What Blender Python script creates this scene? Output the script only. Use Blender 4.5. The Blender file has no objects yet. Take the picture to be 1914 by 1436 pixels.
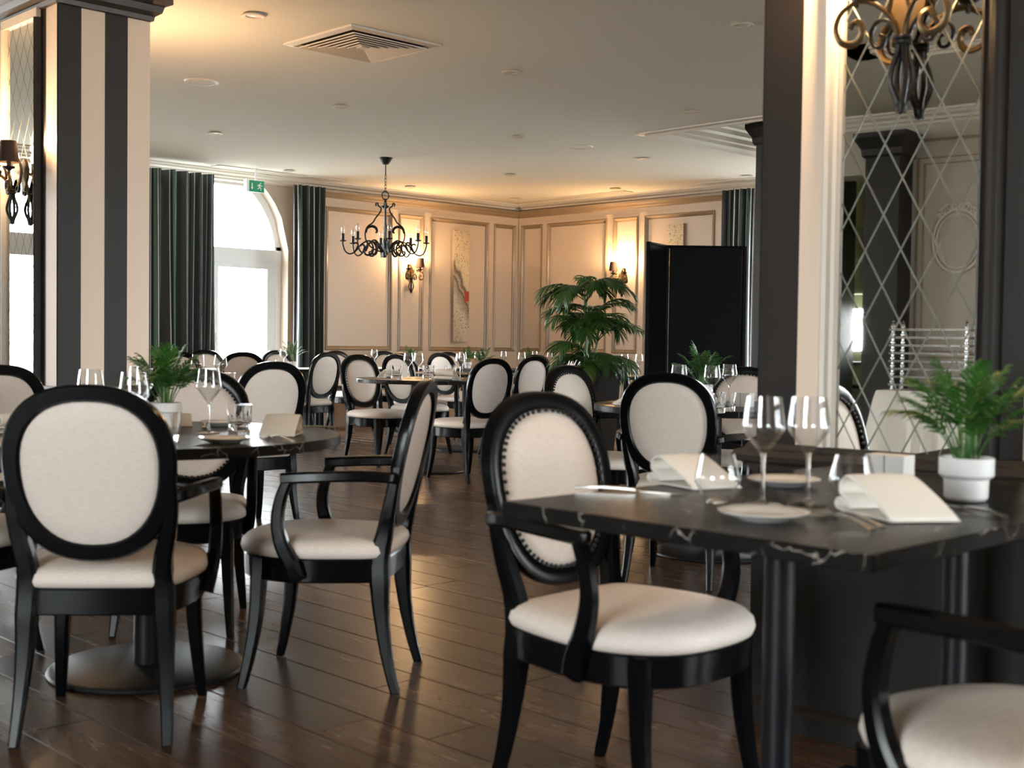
import bpy, math, random
from mathutils import Vector, Matrix
random.seed(7)
S = bpy.context.scene
COL = S.collection
PI = math.pi

# ------------------------------------------------------------------ camera
W, H = 1914, 1436
FPX, PITCH, ROLL, YAW, CH = 2340.0, math.atan((641 - H / 2) / 2340.0), 0.0134, 0.770, 1.08
fw = Vector((math.sin(YAW) * math.cos(PITCH), math.cos(YAW) * math.cos(PITCH), math.sin(PITCH)))
rt = Vector((math.cos(YAW), -math.sin(YAW), 0))
up = rt.cross(fw)
rt, up = math.cos(ROLL) * rt + math.sin(ROLL) * up, -math.sin(ROLL) * rt + math.cos(ROLL) * up
cd = bpy.data.cameras.new('camera')
cam = bpy.data.objects.new('camera', cd)
COL.objects.link(cam)
cam.matrix_world = Matrix(((rt.x, up.x, -fw.x, 0), (rt.y, up.y, -fw.y, 0), (rt.z, up.z, -fw.z, CH), (0, 0, 0, 1)))
cd.sensor_width = 36
cd.lens = FPX / W * 36
cd.clip_start = 0.05
cd.dof.use_dof = True
cd.dof.focus_distance = 10.5
cd.dof.aperture_fstop = 5.0
S.camera = cam


def px(x, y, z):
    """world point at height z seen at photo pixel (x, y)"""
    d = fw + (x - W / 2) / FPX * rt - (y - H / 2) / FPX * up
    t = (z - CH) / d.z
    return Vector((d.x * t, d.y * t, z))


def to_px(p):
    q = Vector(p) - Vector((0, 0, CH))
    dep = q.dot(fw)
    return W / 2 + FPX * q.dot(rt) / dep, H / 2 - FPX * q.dot(up) / dep, dep


# ------------------------------------------------------------------ world and exposure
wd = bpy.data.worlds.new('overcast_sky')
S.world = wd
wd.use_nodes = True
bg = wd.node_tree.nodes['Background']
bg.inputs['Color'].default_value = (0.95, 0.98, 1.0, 1)
bg.inputs['Strength'].default_value = 26.0
S.view_settings.view_transform = 'Standard'
S.view_settings.look = 'None'
S.view_settings.gamma = 1
S.view_settings.use_curve_mapping = False
S.view_settings.exposure = 0.55
S.cycles.max_bounces = 10
S.cycles.diffuse_bounces = 5
S.cycles.glossy_bounces = 5
S.cycles.transmission_bounces = 8
S.cycles.transparent_max_bounces = 16
S.cycles.caustics_reflective = False
S.cycles.caustics_refractive = False
S.cycles.sample_clamp_indirect = 8
SCONCE_W = 18.0

# ------------------------------------------------------------------ materials
MATS = {}


def mat(name, col, rough=0.5, metal=0.0, spec=0.5, **kw):
    m = bpy.data.materials.new(name)
    m.use_nodes = True
    b = m.node_tree.nodes['Principled BSDF']
    b.inputs['Base Color'].default_value = (*col, 1)
    b.inputs['Roughness'].default_value = rough
    b.inputs['Metallic'].default_value = metal
    b.inputs['Specular IOR Level'].default_value = spec
    for k, v in kw.items():
        b.inputs[k.replace('_', ' ')].default_value = v
    MATS[name] = m
    return m


def nodes(m):
    nt = m.node_tree
    return nt, nt.nodes, nt.links, nt.nodes['Principled BSDF']


def noise_col(m, c1, c2, scale, detail=4, coord='Object', stretch=(1, 1, 1), bump=0.0, lo=0.35, hi=0.65, dist=0.0):
    nt, N, L, b = nodes(m)
    tc = N.new('ShaderNodeTexCoord')
    mp = N.new('ShaderNodeMapping')
    mp.inputs['Scale'].default_value = stretch
    if coord == 'World':
        g = N.new('ShaderNodeNewGeometry')
        L.new(g.outputs['Position'], mp.inputs['Vector'])
    else:
        L.new(tc.outputs[coord], mp.inputs['Vector'])
    n = N.new('ShaderNodeTexNoise')
    n.inputs['Scale'].default_value = scale
    n.inputs['Detail'].default_value = detail
    n.inputs['Distortion'].default_value = dist
    L.new(mp.outputs[0], n.inputs['Vector'])
    r = N.new('ShaderNodeValToRGB')
    r.color_ramp.elements[0].position = lo
    r.color_ramp.elements[0].color = (*c1, 1)
    r.color_ramp.elements[1].position = hi
    r.color_ramp.elements[1].color = (*c2, 1)
    L.new(n.outputs[0], r.inputs[0])
    L.new(r.outputs[0], b.inputs['Base Color'])
    if bump:
        bp = N.new('ShaderNodeBump')
        bp.inputs['Strength'].default_value = bump
        bp.inputs['Distance'].default_value = 0.01
        L.new(n.outputs[0], bp.inputs['Height'])
        L.new(bp.outputs[0], b.inputs['Normal'])
    return n, r, mp


ceil_m = mat('ceiling_paint', (0.72, 0.70, 0.63), 0.9)
trim_m = mat('white_trim_paint', (0.72, 0.66, 0.58), 0.45)
cream_m = mat('cream_wall_paint', (0.60, 0.49, 0.39), 0.42)
mould_m = mat('brown_moulding_paint', (0.27, 0.195, 0.125), 0.3)  # one even brown, darker than the cream walls
stripe_c = mat('cream_stripe_paint', (0.82, 0.67, 0.54), 0.55)
stripe_d = mat('dark_stripe_paint', (0.019, 0.0155, 0.014), 0.5, 0.0, 0.35)
dark_m = mat('charcoal_paint', (0.016, 0.0145, 0.013), 0.45, 0.0, 0.3)
ledge_m = mat('brown_ledge_paint', (0.05, 0.04, 0.033), 0.4)
black_m = mat('black_lacquer', (0.0025, 0.0028, 0.0035), 0.2, 0.0, 0.16)
metal_m = mat('black_metal', (0.006, 0.007, 0.009), 0.42, 0.0, 0.2)
iron_m = mat('black_wrought_iron', (0.012, 0.011, 0.010), 0.45, 0.3)
bronze_m = mat('bronze_iron', (0.16, 0.105, 0.05), 0.38, 0.7)
wood_m = mat('brown_floor_wood', (0.07, 0.038, 0.022), 0.3, 0.0, 0.2)
gap_m = mat('dark_floor_gap', (0.012, 0.008, 0.006), 0.8)
fabric_m = mat('cream_upholstery', (0.70, 0.63, 0.555), 0.6)
marble_m = mat('dark_marble_laminate', (0.02, 0.02, 0.022), 0.3, 0.0, 0.08)
white_m = mat('white_door_paint', (0.88, 0.90, 0.92), 0.4)
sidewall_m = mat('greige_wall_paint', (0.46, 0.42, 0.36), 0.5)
china_m = mat('white_china', (0.82, 0.80, 0.77), 0.12)
linen_m = mat('white_linen', (0.82, 0.775, 0.71), 0.85)
pot_m = mat('white_ceramic_pot', (0.74, 0.73, 0.72), 0.5)
box_m = mat('white_stone_box', (0.72, 0.69, 0.66), 0.55)
soil_m = mat('dark_soil', (0.03, 0.02, 0.013), 0.9)
steel_m = mat('polished_steel', (0.62, 0.58, 0.53), 0.16, 1.0)
chrome_m = mat('chrome_rack', (0.75, 0.76, 0.78), 0.1, 1.0)
leaf_m = mat('palm_leaf_green', (0.028, 0.10, 0.016), 0.4)
leaf2_m = mat('bright_leaf_green', (0.026, 0.11, 0.010), 0.42)
stem_m = mat('green_stem', (0.10, 0.19, 0.04), 0.5)
planter_m = mat('black_brown_planter', (0.022, 0.018, 0.015), 0.5)
weave_m = mat('black_woven_rattan', (0.004, 0.004, 0.0045), 0.5, 0.0, 0.06)
mirror_m = mat('mirror_glass', (0.80, 0.81, 0.78), 0.015, 1.0)
groove_m = mat('etched_mirror_line', (0.19, 0.19, 0.16), 0.42, 1.0)
shade_m = mat('brown_lamp_shade', (0.035, 0.018, 0.012), 0.8)
grille_m = mat('beige_vent_metal', (0.66, 0.60, 0.52), 0.45)
lens_m = mat('frosted_lens', (0.80, 0.78, 0.74), 0.3)
dimslot_m = mat('vent_dark_inside', (0.02, 0.02, 0.02), 0.8)
signg_m = mat('green_exit_sign', (0.0, 0.30, 0.14), 0.4)
signw_m = mat('white_pictogram', (0.9, 0.95, 0.92), 0.4)
stone_m = mat('terrace_stone', (0.22, 0.215, 0.20), 0.8)
shelf_m = mat('pale_green_shelf', (0.62, 0.66, 0.48), 0.5)
canvas_m = mat('abstract_canvas', (0.6, 0.5, 0.38), 0.5)
canvas2_m = mat('canvas_side', (0.30, 0.24, 0.18), 0.7)
curt_m = mat('striped_curtain_cloth', (0.05, 0.055, 0.06), 0.7)

# upholstery weave
n, r, mp = noise_col(fabric_m, (0.67, 0.585, 0.515), (0.745, 0.655, 0.585), 60, 3, 'Object', (1, 1, 6), 0.08)
# floor planks: long grain along Y, tone changes from plank to plank
n, r, mp = noise_col(wood_m, (0.052, 0.029, 0.018), (0.104, 0.059, 0.036), 3.2, 8, 'World', (9, 0.9, 9), 0.01, 0.28, 0.75, 0.25)
nt, N, L, b = nodes(wood_m)
oi = N.new('ShaderNodeObjectInfo')
hs = N.new('ShaderNodeHueSaturation')
ml = N.new('ShaderNodeMapRange')
ml.inputs['To Min'].default_value = 0.78
ml.inputs['To Max'].default_value = 1.22
L.new(oi.outputs['Random'], ml.inputs[0])
L.new(ml.outputs[0], hs.inputs['Value'])
L.new(r.outputs[0], hs.inputs['Color'])
L.new(hs.outputs[0], b.inputs['Base Color'])
cb = N.new('ShaderNodeCombineXYZ')
m10 = N.new('ShaderNodeMath')
m10.operation = 'MULTIPLY'
m10.inputs[1].default_value = 31.0
L.new(oi.outputs['Random'], m10.inputs[0])
L.new(m10.outputs[0], cb.inputs['Z'])
L.new(cb.outputs[0], mp.inputs['Location'])
rr = N.new('ShaderNodeMapRange')
rr.inputs['To Min'].default_value = 0.23
rr.inputs['To Max'].default_value = 0.30
L.new(n.outputs[0], rr.inputs[0])
L.new(rr.outputs[0], b.inputs['Roughness'])


def veins(m, base1, base2, vein, scale, width):
    nt, N, L, b = nodes(m)
    tc = N.new('ShaderNodeTexCoord')
    n1 = N.new('ShaderNodeTexNoise')
    n1.inputs['Scale'].default_value = scale * 0.7
    n1.inputs['Detail'].default_value = 5
    L.new(tc.outputs['Object'], n1.inputs['Vector'])
    mx = N.new('ShaderNodeMixRGB')
    mx.inputs[0].default_value = 0.11
    L.new(tc.outputs['Object'], mx.inputs[1])
    L.new(n1.outputs['Color'], mx.inputs[2])
    v = N.new('ShaderNodeTexVoronoi')
    v.feature = 'DISTANCE_TO_EDGE'
    v.inputs['Scale'].default_value = scale
    L.new(mx.outputs[0], v.inputs['Vector'])
    r = N.new('ShaderNodeValToRGB')
    r.color_ramp.elements[0].position = 0.0
    r.color_ramp.elements[0].color = (1, 1, 1, 1)
    r.color_ramp.elements[1].position = width
    r.color_ramp.elements[1].color = (0, 0, 0, 1)
    L.new(v.outputs['Distance'], r.inputs[0])
    n2 = N.new('ShaderNodeTexNoise')
    n2.inputs['Scale'].default_value = scale * 1.6
    L.new(tc.outputs['Object'], n2.inputs['Vector'])
    r2 = N.new('ShaderNodeValToRGB')
    r2.color_ramp.elements[0].position = 0.47
    r2.color_ramp.elements[1].position = 0.58
    L.new(n2.outputs[0], r2.inputs[0])
    mu = N.new('ShaderNodeMath')
    mu.operation = 'MULTIPLY'
    L.new(r.outputs[0], mu.inputs[0])
    L.new(r2.outputs[0], mu.inputs[1])
    rb = N.new('ShaderNodeMixRGB')
    rb.inputs[1].default_value = (*base1, 1)
    rb.inputs[2].default_value = (*base2, 1)
    L.new(n1.outputs[0], rb.inputs[0])
    fin = N.new('ShaderNodeMixRGB')
    fin.inputs[2].default_value = (*vein, 1)
    L.new(mu.outputs[0], fin.inputs[0])
    L.new(rb.outputs[0], fin.inputs[1])
    L.new(fin.outputs[0], b.inputs['Base Color'])


veins(marble_m, (0.007, 0.007, 0.008), (0.016, 0.0145, 0.013), (0.40, 0.36, 0.31), 11.0, 0.011)

# woven rattan: small bumps
nt, N, L, b = nodes(weave_m)
tc = N.new('ShaderNodeTexCoord')
bk = N.new('ShaderNodeTexBrick')
bk.inputs['Scale'].default_value = 30
bk.inputs['Mortar Size'].default_value = 0.03
bk.inputs['Color1'].default_value = (0.006, 0.006, 0.0065, 1)
bk.inputs['Color2'].default_value = (0.003, 0.003, 0.0035, 1)
bk.inputs['Mortar'].default_value = (0.0015, 0.0015, 0.0015, 1)
mpw = N.new('ShaderNodeMapping')
mpw.inputs['Rotation'].default_value = (PI / 2, 0, 0)
L.new(tc.outputs['Object'], mpw.inputs[0])
L.new(mpw.outputs[0], bk.inputs['Vector'])
L.new(bk.outputs['Color'], b.inputs['Base Color'])
bp = N.new('ShaderNodeBump')
bp.inputs['Strength'].default_value = 0.8
bp.inputs['Distance'].default_value = 0.01
bp.invert = True
L.new(bk.outputs['Fac'], bp.inputs['Height'])
L.new(bp.outputs[0], b.inputs['Normal'])

# curtain stripes across the cloth width (uv.x in metres of cloth)
nt, N, L, b = nodes(curt_m)
uvn = N.new('ShaderNodeUVMap')
sp = N.new('ShaderNodeSeparateXYZ')
L.new(uvn.outputs[0], sp.inputs[0])
fr = N.new('ShaderNodeMath')
fr.operation = 'FRACT'
mu = N.new('ShaderNodeMath')
mu.operation = 'MULTIPLY'
mu.inputs[1].default_value = 2.3
L.new(sp.outputs[0], mu.inputs[0])
L.new(mu.outputs[0], fr.inputs[0])
cr = N.new('ShaderNodeValToRGB')
cr.color_ramp.interpolation = 'CONSTANT'
seq = [(0, (0.06, 0.065, 0.07)), (0.20, (0.70, 0.76, 0.70)), (0.225, (0.012, 0.016, 0.018)), (0.30, (0.07, 0.15, 0.11)),
       (0.40, (0.012, 0.016, 0.018)), (0.44, (0.72, 0.76, 0.72)), (0.465, (0.04, 0.045, 0.05)), (0.62, (0.30, 0.36, 0.33)),
       (0.64, (0.02, 0.025, 0.03)), (0.72, (0.055, 0.085, 0.08)), (0.80, (0.68, 0.72, 0.68)), (0.82, (0.03, 0.035, 0.038))]
els = cr.color_ramp.elements
els[0].position, els[0].color = 0, (*seq[0][1], 1)
els[1].position, els[1].color = seq[1][0], (*seq[1][1], 1)
for p_, c_ in seq[2:]:
    e = els.new(p_)
    e.color = (*c_, 1)
L.new(fr.outputs[0], cr.inputs[0])
L.new(cr.outputs[0], b.inputs['Base Color'])

# abstract painting: cream ground, speckled dark diagonal bands, one red patch
nt, N, L, b = nodes(canvas_m)
tc = N.new('ShaderNodeTexCoord')
sp = N.new('ShaderNodeSeparateXYZ')
L.new(tc.outputs['Object'], sp.inputs[0])
nz = N.new('ShaderNodeTexNoise')
nz.inputs['Scale'].default_value = 7
nz.inputs['Detail'].default_value = 6
L.new(tc.outputs['Object'], nz.inputs['Vector'])


def mth(op, a, bb=None):
    q = N.new('ShaderNodeMath')
    q.operation = op
    for i, v in enumerate((a, bb)):
        if v is None:
            continue
        if isinstance(v, (int, float)):
            q.inputs[i].default_value = v
        else:
            L.new(v, q.inputs[i])
    return q.outputs[0]


diag = mth('ADD', mth('ADD', mth('MULTIPLY', sp.outputs[0], 1.7), sp.outputs[2]), mth('MULTIPLY', mth('SUBTRACT', nz.outputs[0], 0.5), 0.28))
ramp = N.new('ShaderNodeValToRGB')
dseq = [(0.0, (0.50, 0.42, 0.33)), (0.30, (0.62, 0.55, 0.45)), (0.44, (0.30, 0.26, 0.22)), (0.47, (0.09, 0.06, 0.04)), (0.50, (0.45, 0.40, 0.36)),
        (0.56, (0.07, 0.04, 0.025)), (0.60, (0.62, 0.53, 0.40)), (0.72, (0.74, 0.60, 0.38)), (1.0, (0.55, 0.45, 0.30))]
e0 = ramp.color_ramp.elements
e0[0].color = (*dseq[0][1], 1)
e0[1].position, e0[1].color = 1.0, (*dseq[-1][1], 1)
for p_, c_ in dseq[1:-1]:
    e = e0.new(p_)
    e.color = (*c_, 1)
L.new(mth('ADD', mth('MULTIPLY', diag, 0.55), 0.52), ramp.inputs[0])
spk = N.new('ShaderNodeTexNoise')
spk.inputs['Scale'].default_value = 75
L.new(tc.outputs['Object'], spk.inputs['Vector'])
sr = N.new('ShaderNodeValToRGB')
sr.color_ramp.elements[0].position = 0.34
sr.color_ramp.elements[1].position = 0.42
L.new(spk.outputs[0], sr.inputs[0])
mm = N.new('ShaderNodeMixRGB')
mm.inputs[1].default_value = (0.10, 0.07, 0.05, 1)
L.new(sr.outputs[0], mm.inputs[0])
L.new(ramp.outputs[0], mm.inputs[2])
cut = mth('MULTIPLY', mth('MULTIPLY', mth('GREATER_THAN', mth('ADD', sp.outputs[0], mth('MULTIPLY', nz.outputs[0], 0.25)), 0.165), mth('LESS_THAN', mth('ABSOLUTE', mth('ADD', mth('ADD', sp.outputs[2], mth('MULTIPLY', nz.outputs[0], 0.4)), -0.06)), 0.085)), 1.0)
m2 = N.new('ShaderNodeMixRGB')
m2.inputs[2].default_value = (0.36, 0.03, 0.018, 1)
L.new(cut, m2.inputs[0])
L.new(mm.outputs[0], m2.inputs[1])
L.new(m2.outputs[0], b.inputs['Base Color'])


def thin_glass(name, tint, ior=1.5, gain=1.0, rough=0.0):
    m = bpy.data.materials.new(name)
    m.use_nodes = True
    nt = m.node_tree
    nt.nodes.remove(nt.nodes['Principled BSDF'])
    out = nt.nodes['Material Output']
    t = nt.nodes.new('ShaderNodeBsdfTransparent')
    t.inputs[0].default_value = (*tint, 1)
    g = nt.nodes.new('ShaderNodeBsdfGlossy')
    g.inputs['Roughness'].default_value = rough
    g.inputs['Color'].default_value = (1, 1, 1, 1)
    f = nt.nodes.new('ShaderNodeLayerWeight')
    f.inputs['Blend'].default_value = 0.5
    pw = nt.nodes.new('ShaderNodeMath')
    pw.operation = 'POWER'
    pw.inputs[1].default_value = 3.5
    nt.links.new(f.outputs['Facing'], pw.inputs[0])
    k = nt.nodes.new('ShaderNodeMath')
    k.operation = 'MULTIPLY_ADD'
    k.inputs[1].default_value = 0.75 * gain
    k.inputs[2].default_value = 0.04 * gain
    k.use_clamp = True
    nt.links.new(pw.outputs[0], k.inputs[0])
    x = nt.nodes.new('ShaderNodeMixShader')
    nt.links.new(k.outputs[0], x.inputs[0])
    nt.links.new(t.outputs[0], x.inputs[1])
    nt.links.new(g.outputs[0], x.inputs[2])
    nt.links.new(x.outputs[0], out.inputs[0])
    return m


glass_m = thin_glass('clear_thin_glass', (0.97, 0.975, 0.98), 1.5, 1.5, 0.02)
pane_m = thin_glass('window_pane_glass', (0.96, 0.98, 0.98), 1.45, 1.0)
tumbler_m = mat('thick_tumbler_glass', (1, 1, 1), 0.02, 0, 0.5)
tumbler_m.node_tree.nodes['Principled BSDF'].inputs['Transmission Weight'].default_value = 1.0


def emit(name, col, strength):
    m = bpy.data.materials.new(name)
    m.use_nodes = True
    b = m.node_tree.nodes['Principled BSDF']
    b.inputs['Base Color'].default_value = (*col, 1)
    b.inputs['Emission Color'].default_value = (*col, 1)
    b.inputs['Emission Strength'].default_value = strength
    return m


bulb_m = emit('lit_candle_bulb', (1.0, 0.72, 0.40), 30.0)
offbulb_m = thin_glass('unlit_clear_bulb', (0.95, 0.95, 0.95), 1.5, 3.0, 0.03)


# ------------------------------------------------------------------ mesh helpers
class MB:
    def __init__(self):
        self.v, self.f, self.uv = [], [], None

    def add(self, vs, fs):
        o = len(self.v)
        self.v += [tuple(p) for p in vs]
        self.f += [tuple(i + o for i in q) for q in fs]
        return self

    def box(self, x0, x1, y0, y1, z0, z1, m=None):
        vs = [Vector((x, y, z)) for z in (z0, z1) for y in (y0, y1) for x in (x0, x1)]
        if m is not None:
            vs = [m @ p for p in vs]
        return self.add(vs, [(0, 2, 3, 1), (4, 5, 7, 6), (0, 1, 5, 4), (2, 6, 7, 3), (0, 4, 6, 2), (1, 3, 7, 5)])

    def lathe(self, prof, n=32, c=(0, 0, 0), cap=True):
        """prof: list of (r, z) from bottom to top"""
        o = len(self.v)
        for r, z in prof:
            for i in range(n):
                a = 2 * PI * i / n
                self.v.append((c[0] + r * math.cos(a), c[1] + r * math.sin(a), c[2] + z))
        for j in range(len(prof) - 1):
            for i in range(n):
                k = (i + 1) % n
                self.f.append((o + j * n + i, o + j * n + k, o + (j + 1) * n + k, o + (j + 1) * n + i))
        if cap:
            if prof[0][0] > 1e-5:
                self.f.append(tuple(o + i for i in reversed(range(n))))
            if prof[-1][0] > 1e-5:
                self.f.append(tuple(o + (len(prof) - 1) * n + i for i in range(n)))
        return self

    def sweep(self, pts, sizes, sect=None, n=8, upv=(0, 0, 1), cap=True):
        """tube through pts; sizes: radius or (half width, half height) per point"""
        pts = [Vector(p) for p in pts]
        if sect is None:
            sect = [(math.cos(2 * PI * i / n), math.sin(2 * PI * i / n)) for i in range(n)]
        n = len(sect)
        o = len(self.v)
        u = None
        for i, p in enumerate(pts):
            t = (pts[min(i + 1, len(pts) - 1)] - pts[max(i - 1, 0)]).normalized()
            if u is None:
                w = Vector(upv)
                u = t.cross(w)
                if u.length < 1e-4:
                    u = t.cross(Vector((1, 0, 0)))
                u.normalize()
            else:
                u = (u - t * u.dot(t)).normalized()
            w = u.cross(t)
            s = sizes[i] if isinstance(sizes, (list, tuple)) else sizes
            sx, sy = s if isinstance(s, (list, tuple)) else (s, s)
            for a, bb in sect:
                self.v.append(tuple(p + u * a * sx + w * bb * sy))
        for j in range(len(pts) - 1):
            for i in range(n):
                k = (i + 1) % n
                self.f.append((o + j * n + i, o + j * n + k, o + (j + 1) * n + k, o + (j + 1) * n + i))
        if cap:
            self.f.append(tuple(o + i for i in reversed(range(n))))
            self.f.append(tuple(o + (len(pts) - 1) * n + i for i in range(n)))
        return self

    def loft(self, rings, cap0=True, cap1=True):
        o = len(self.v)
        n = len(rings[0])
        for r in rings:
            self.v += [tuple(p) for p in r]
        for j in range(len(rings) - 1):
            for i in range(n):
                k = (i + 1) % n
                self.f.append((o + j * n + i, o + j * n + k, o + (j + 1) * n + k, o + (j + 1) * n + i))
        if cap0:
            self.f.append(tuple(o + i for i in reversed(range(n))))
        if cap1:
            self.f.append(tuple(o + (len(rings) - 1) * n + i for i in range(n)))
        return self

    def ball(self, c, r, n=6, m=4, sz=1.0):
        pr = [(max(r * math.sin(PI * j / m), 0), -r * sz * math.cos(PI * j / m)) for j in range(m + 1)]
        pr[0] = (r * 0.05, pr[0][1])
        pr[-1] = (r * 0.05, pr[-1][1])
        return self.lathe(pr, n, c)

    def mesh(self, name, mt, smooth=True, angle=35):
        me = bpy.data.meshes.new(name)
        me.from_pydata(self.v, [], self.f)
        if mt is not None:
            me.materials.append(mt)
        if smooth:
            me.polygons.foreach_set('use_smooth', [True] * len(me.polygons))
            me.set_sharp_from_angle(angle=math.radians(angle))
        me.update()
        return me

    def build(self, name, mt, parent=None, smooth=True, angle=35, label=None, stuff=False):
        o = bpy.data.objects.new(name, self.mesh(name, mt, smooth, angle))
        COL.objects.link(o)
        if parent is not None:
            o.parent = parent
        if label:
            o['label'] = label
        if stuff:
            o['kind'] = 'stuff'
        return o


RSECT = [(-1, -0.6), (-0.6, -1), (0.6, -1), (1, -0.6), (1, 0.6), (0.6, 1), (-0.6, 1), (-1, 0.6)]


def tag(o, label, cat, group=None, kind=None):
    o['label'] = label
    o['category'] = cat
    if group:
        o['group'] = group
    if kind:
        o['kind'] = kind
    return o


def empty(name, loc=(0, 0, 0), rz=0.0):
    o = bpy.data.objects.new(name, None)
    o.empty_display_size = 0.1
    COL.objects.link(o)
    o.location = loc
    o.rotation_euler = (0, 0, rz)
    return o


def kids(o):
    return [c for c in bpy.data.objects if c.parent == o]


def clone(root, loc, rz, label, tree=None, group=None, sc=None):
    r = root.copy()
    COL.objects.link(r)
    r.location = loc
    r.rotation_euler = (0, 0, rz)
    if sc:
        r.scale = (sc, sc, sc)
    r['label'] = label
    if group:
        r['group'] = group
    for ch, subs in tree:
        c = ch.copy()
        COL.objects.link(c)
        c.parent = r
        for g in subs:
            d = g.copy()
            COL.objects.link(d)
            d.parent = c
    return r


class Proto:
    """first placement moves the thing itself, later ones copy it with its parts"""
    def __init__(self, root):
        self.root = root
        self.tree = [(c, kids(c)) for c in kids(root)]
        self.used = False

    def put(self, loc, rz, label, group=None, sc=None):
        if not self.used:
            self.used = True
            r = self.root
            r.location = loc
            r.rotation_euler = (0, 0, rz)
            if sc:
                r.scale = (sc, sc, sc)
            r['label'] = label
            if group:
                r['group'] = group
            return r
        return clone(self.root, loc, rz, label, self.tree, group, sc)


def spline(pts, per=6, closed=False):
    P = [Vector(p) for p in pts]
    n = len(P)
    out = []
    rng = n if closed else n - 1
    for i in range(rng):
        if closed:
            a, b, c, d = P[(i - 1) % n], P[i], P[(i + 1) % n], P[(i + 2) % n]
        else:
            a, b, c, d = P[max(i - 1, 0)], P[i], P[i + 1], P[min(i + 2, n - 1)]
        for k in range(per):
            t = k / per
            out.append(0.5 * ((2 * b) + (c - a) * t + (2 * a - 5 * b + 4 * c - d) * t * t + (3 * b - a - 3 * c + d) * t ** 3))
    if not closed:
        out.append(P[-1])
    return out


# ------------------------------------------------------------------ the room
RX0, RX1, RY0, RY1, RH = -4.0, 12.5, -5.0, 12.8, 3.03


def structure(o, label, cat):
    return tag(o, label, cat, None, 'structure')


# floor: boards laid along Y, 0.1965 m wide
floor = MB().box(RX0, RX1, RY0, RY1, -0.14, -0.006).build('floor', gap_m, None, False)
structure(floor, 'dark brown wooden plank floor of the dining room', 'floor')
BW = 0.1965
plank_mb = MB()
g, c = 0.0013, 0.0022
x0, x1 = g, BW - g
z0, z1 = -0.0059, 0.0
ring_b = [(x0, 0), (x1, 0), (x1, 1), (x0, 1)]
plank_mb.loft([[(a, bb, z0) for a, bb in ring_b], [(a, bb, z1 - c) for a, bb in ring_b],
               [(x0 + c, 0.0015, z1), (x1 - c, 0.0015, z1), (x1 - c, 0.9985, z1), (x0 + c, 0.9985, z1)]], False, True)
plank_me = plank_mb.mesh('plank', wood_m, False)
planks = []
i0 = math.floor((RX0 - 1.404) / BW)
i = i0
while True:
    X = 1.404 + i * BW
    if X >= RX1:
        break
    if X < RX0:
        i += 1
        continue
    y = RY0 - random.uniform(0, 1.5)
    while y < RY1:
        ln = random.choice((1.5, 1.8, 2.1, 2.4))
        a, bb = max(y, RY0), min(y + ln, RY1)
        if bb - a > 0.05:
            planks.append((X, a, bb))
        y += ln
    i += 1


def plank_view(p):
    best = 0
    for q in (0.05, 0.3, 0.5, 0.7, 0.95):
        P_ = Vector((p[0] + BW / 2, p[1] + (p[2] - p[1]) * q, 0))
        if (P_ - Vector((0, 0, CH))).dot(fw) < 0.4:
            continue
        u_, v_, d_ = to_px(P_)
        if -150 < u_ < W + 150 and -50 < v_ < H + 150:
            best += 1 / d_ ** 3
    return best


planks.sort(key=plank_view, reverse=True)
for X, a, bb in planks[:300]:
    o = bpy.data.objects.new('plank', plank_me)
    COL.objects.link(o)
    o.parent = floor
    o.location = (X, a, 0)
    o.scale = (1, bb - a, 1)
rest = MB()
for X, a, bb in planks[300:]:
    rest.add([(X + v[0], a + v[1] * (bb - a), v[2]) for v in plank_mb.v], plank_mb.f)
rest.build('plank_field', wood_m, floor, False, stuff=True)

# ceiling with a raised tray on the right (X > 9, Y < 7.49)
TX0, TX1, TY0, TY1 = 9.0, 12.1, 2.6, 7.49
cl = MB()
cl.box(RX0, TX0, RY0, RY1, RH, RH + 0.3)
cl.box(TX0, RX1, TY1, RY1, RH, RH + 0.3)
cl.box(TX0, RX1, RY0, TY0, RH, RH + 0.3)
cl.box(TX1, RX1, TY0, TY1, RH, RH + 0.3)
cl.box(TX0, TX1, TY0, TY1, RH + 0.2, RH + 0.3)
ceiling = cl.build('ceiling', ceil_m, None, False)
structure(ceiling, 'plain off-white ceiling with a raised tray at the right', 'ceiling')
tr = MB()
tpf = [(-0.10, RH), (-0.10, RH - 0.012), (-0.04, RH - 0.016), (-0.03, RH - 0.03), (0.0, RH - 0.03), (0.012, RH - 0.005), (0.03, RH + 0.02), (0.034, RH + 0.05), (0.06, RH + 0.06), (0.066, RH + 0.10), (0.10, RH + 0.12), (0.11, RH + 0.16), (0.14, RH + 0.175), (0.15, RH + 0.2)]
tr.loft([[(TX0 + d, TY0 + d, z), (TX1 - d, TY0 + d, z), (TX1 - d, TY1 - d, z), (TX0 + d, TY1 - d, z)] for d, z in tpf], False, False)
structure(tr.build('trim_1', trim_m, None, False), 'stepped moulding around the raised ceiling tray', 'moulding')


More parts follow.
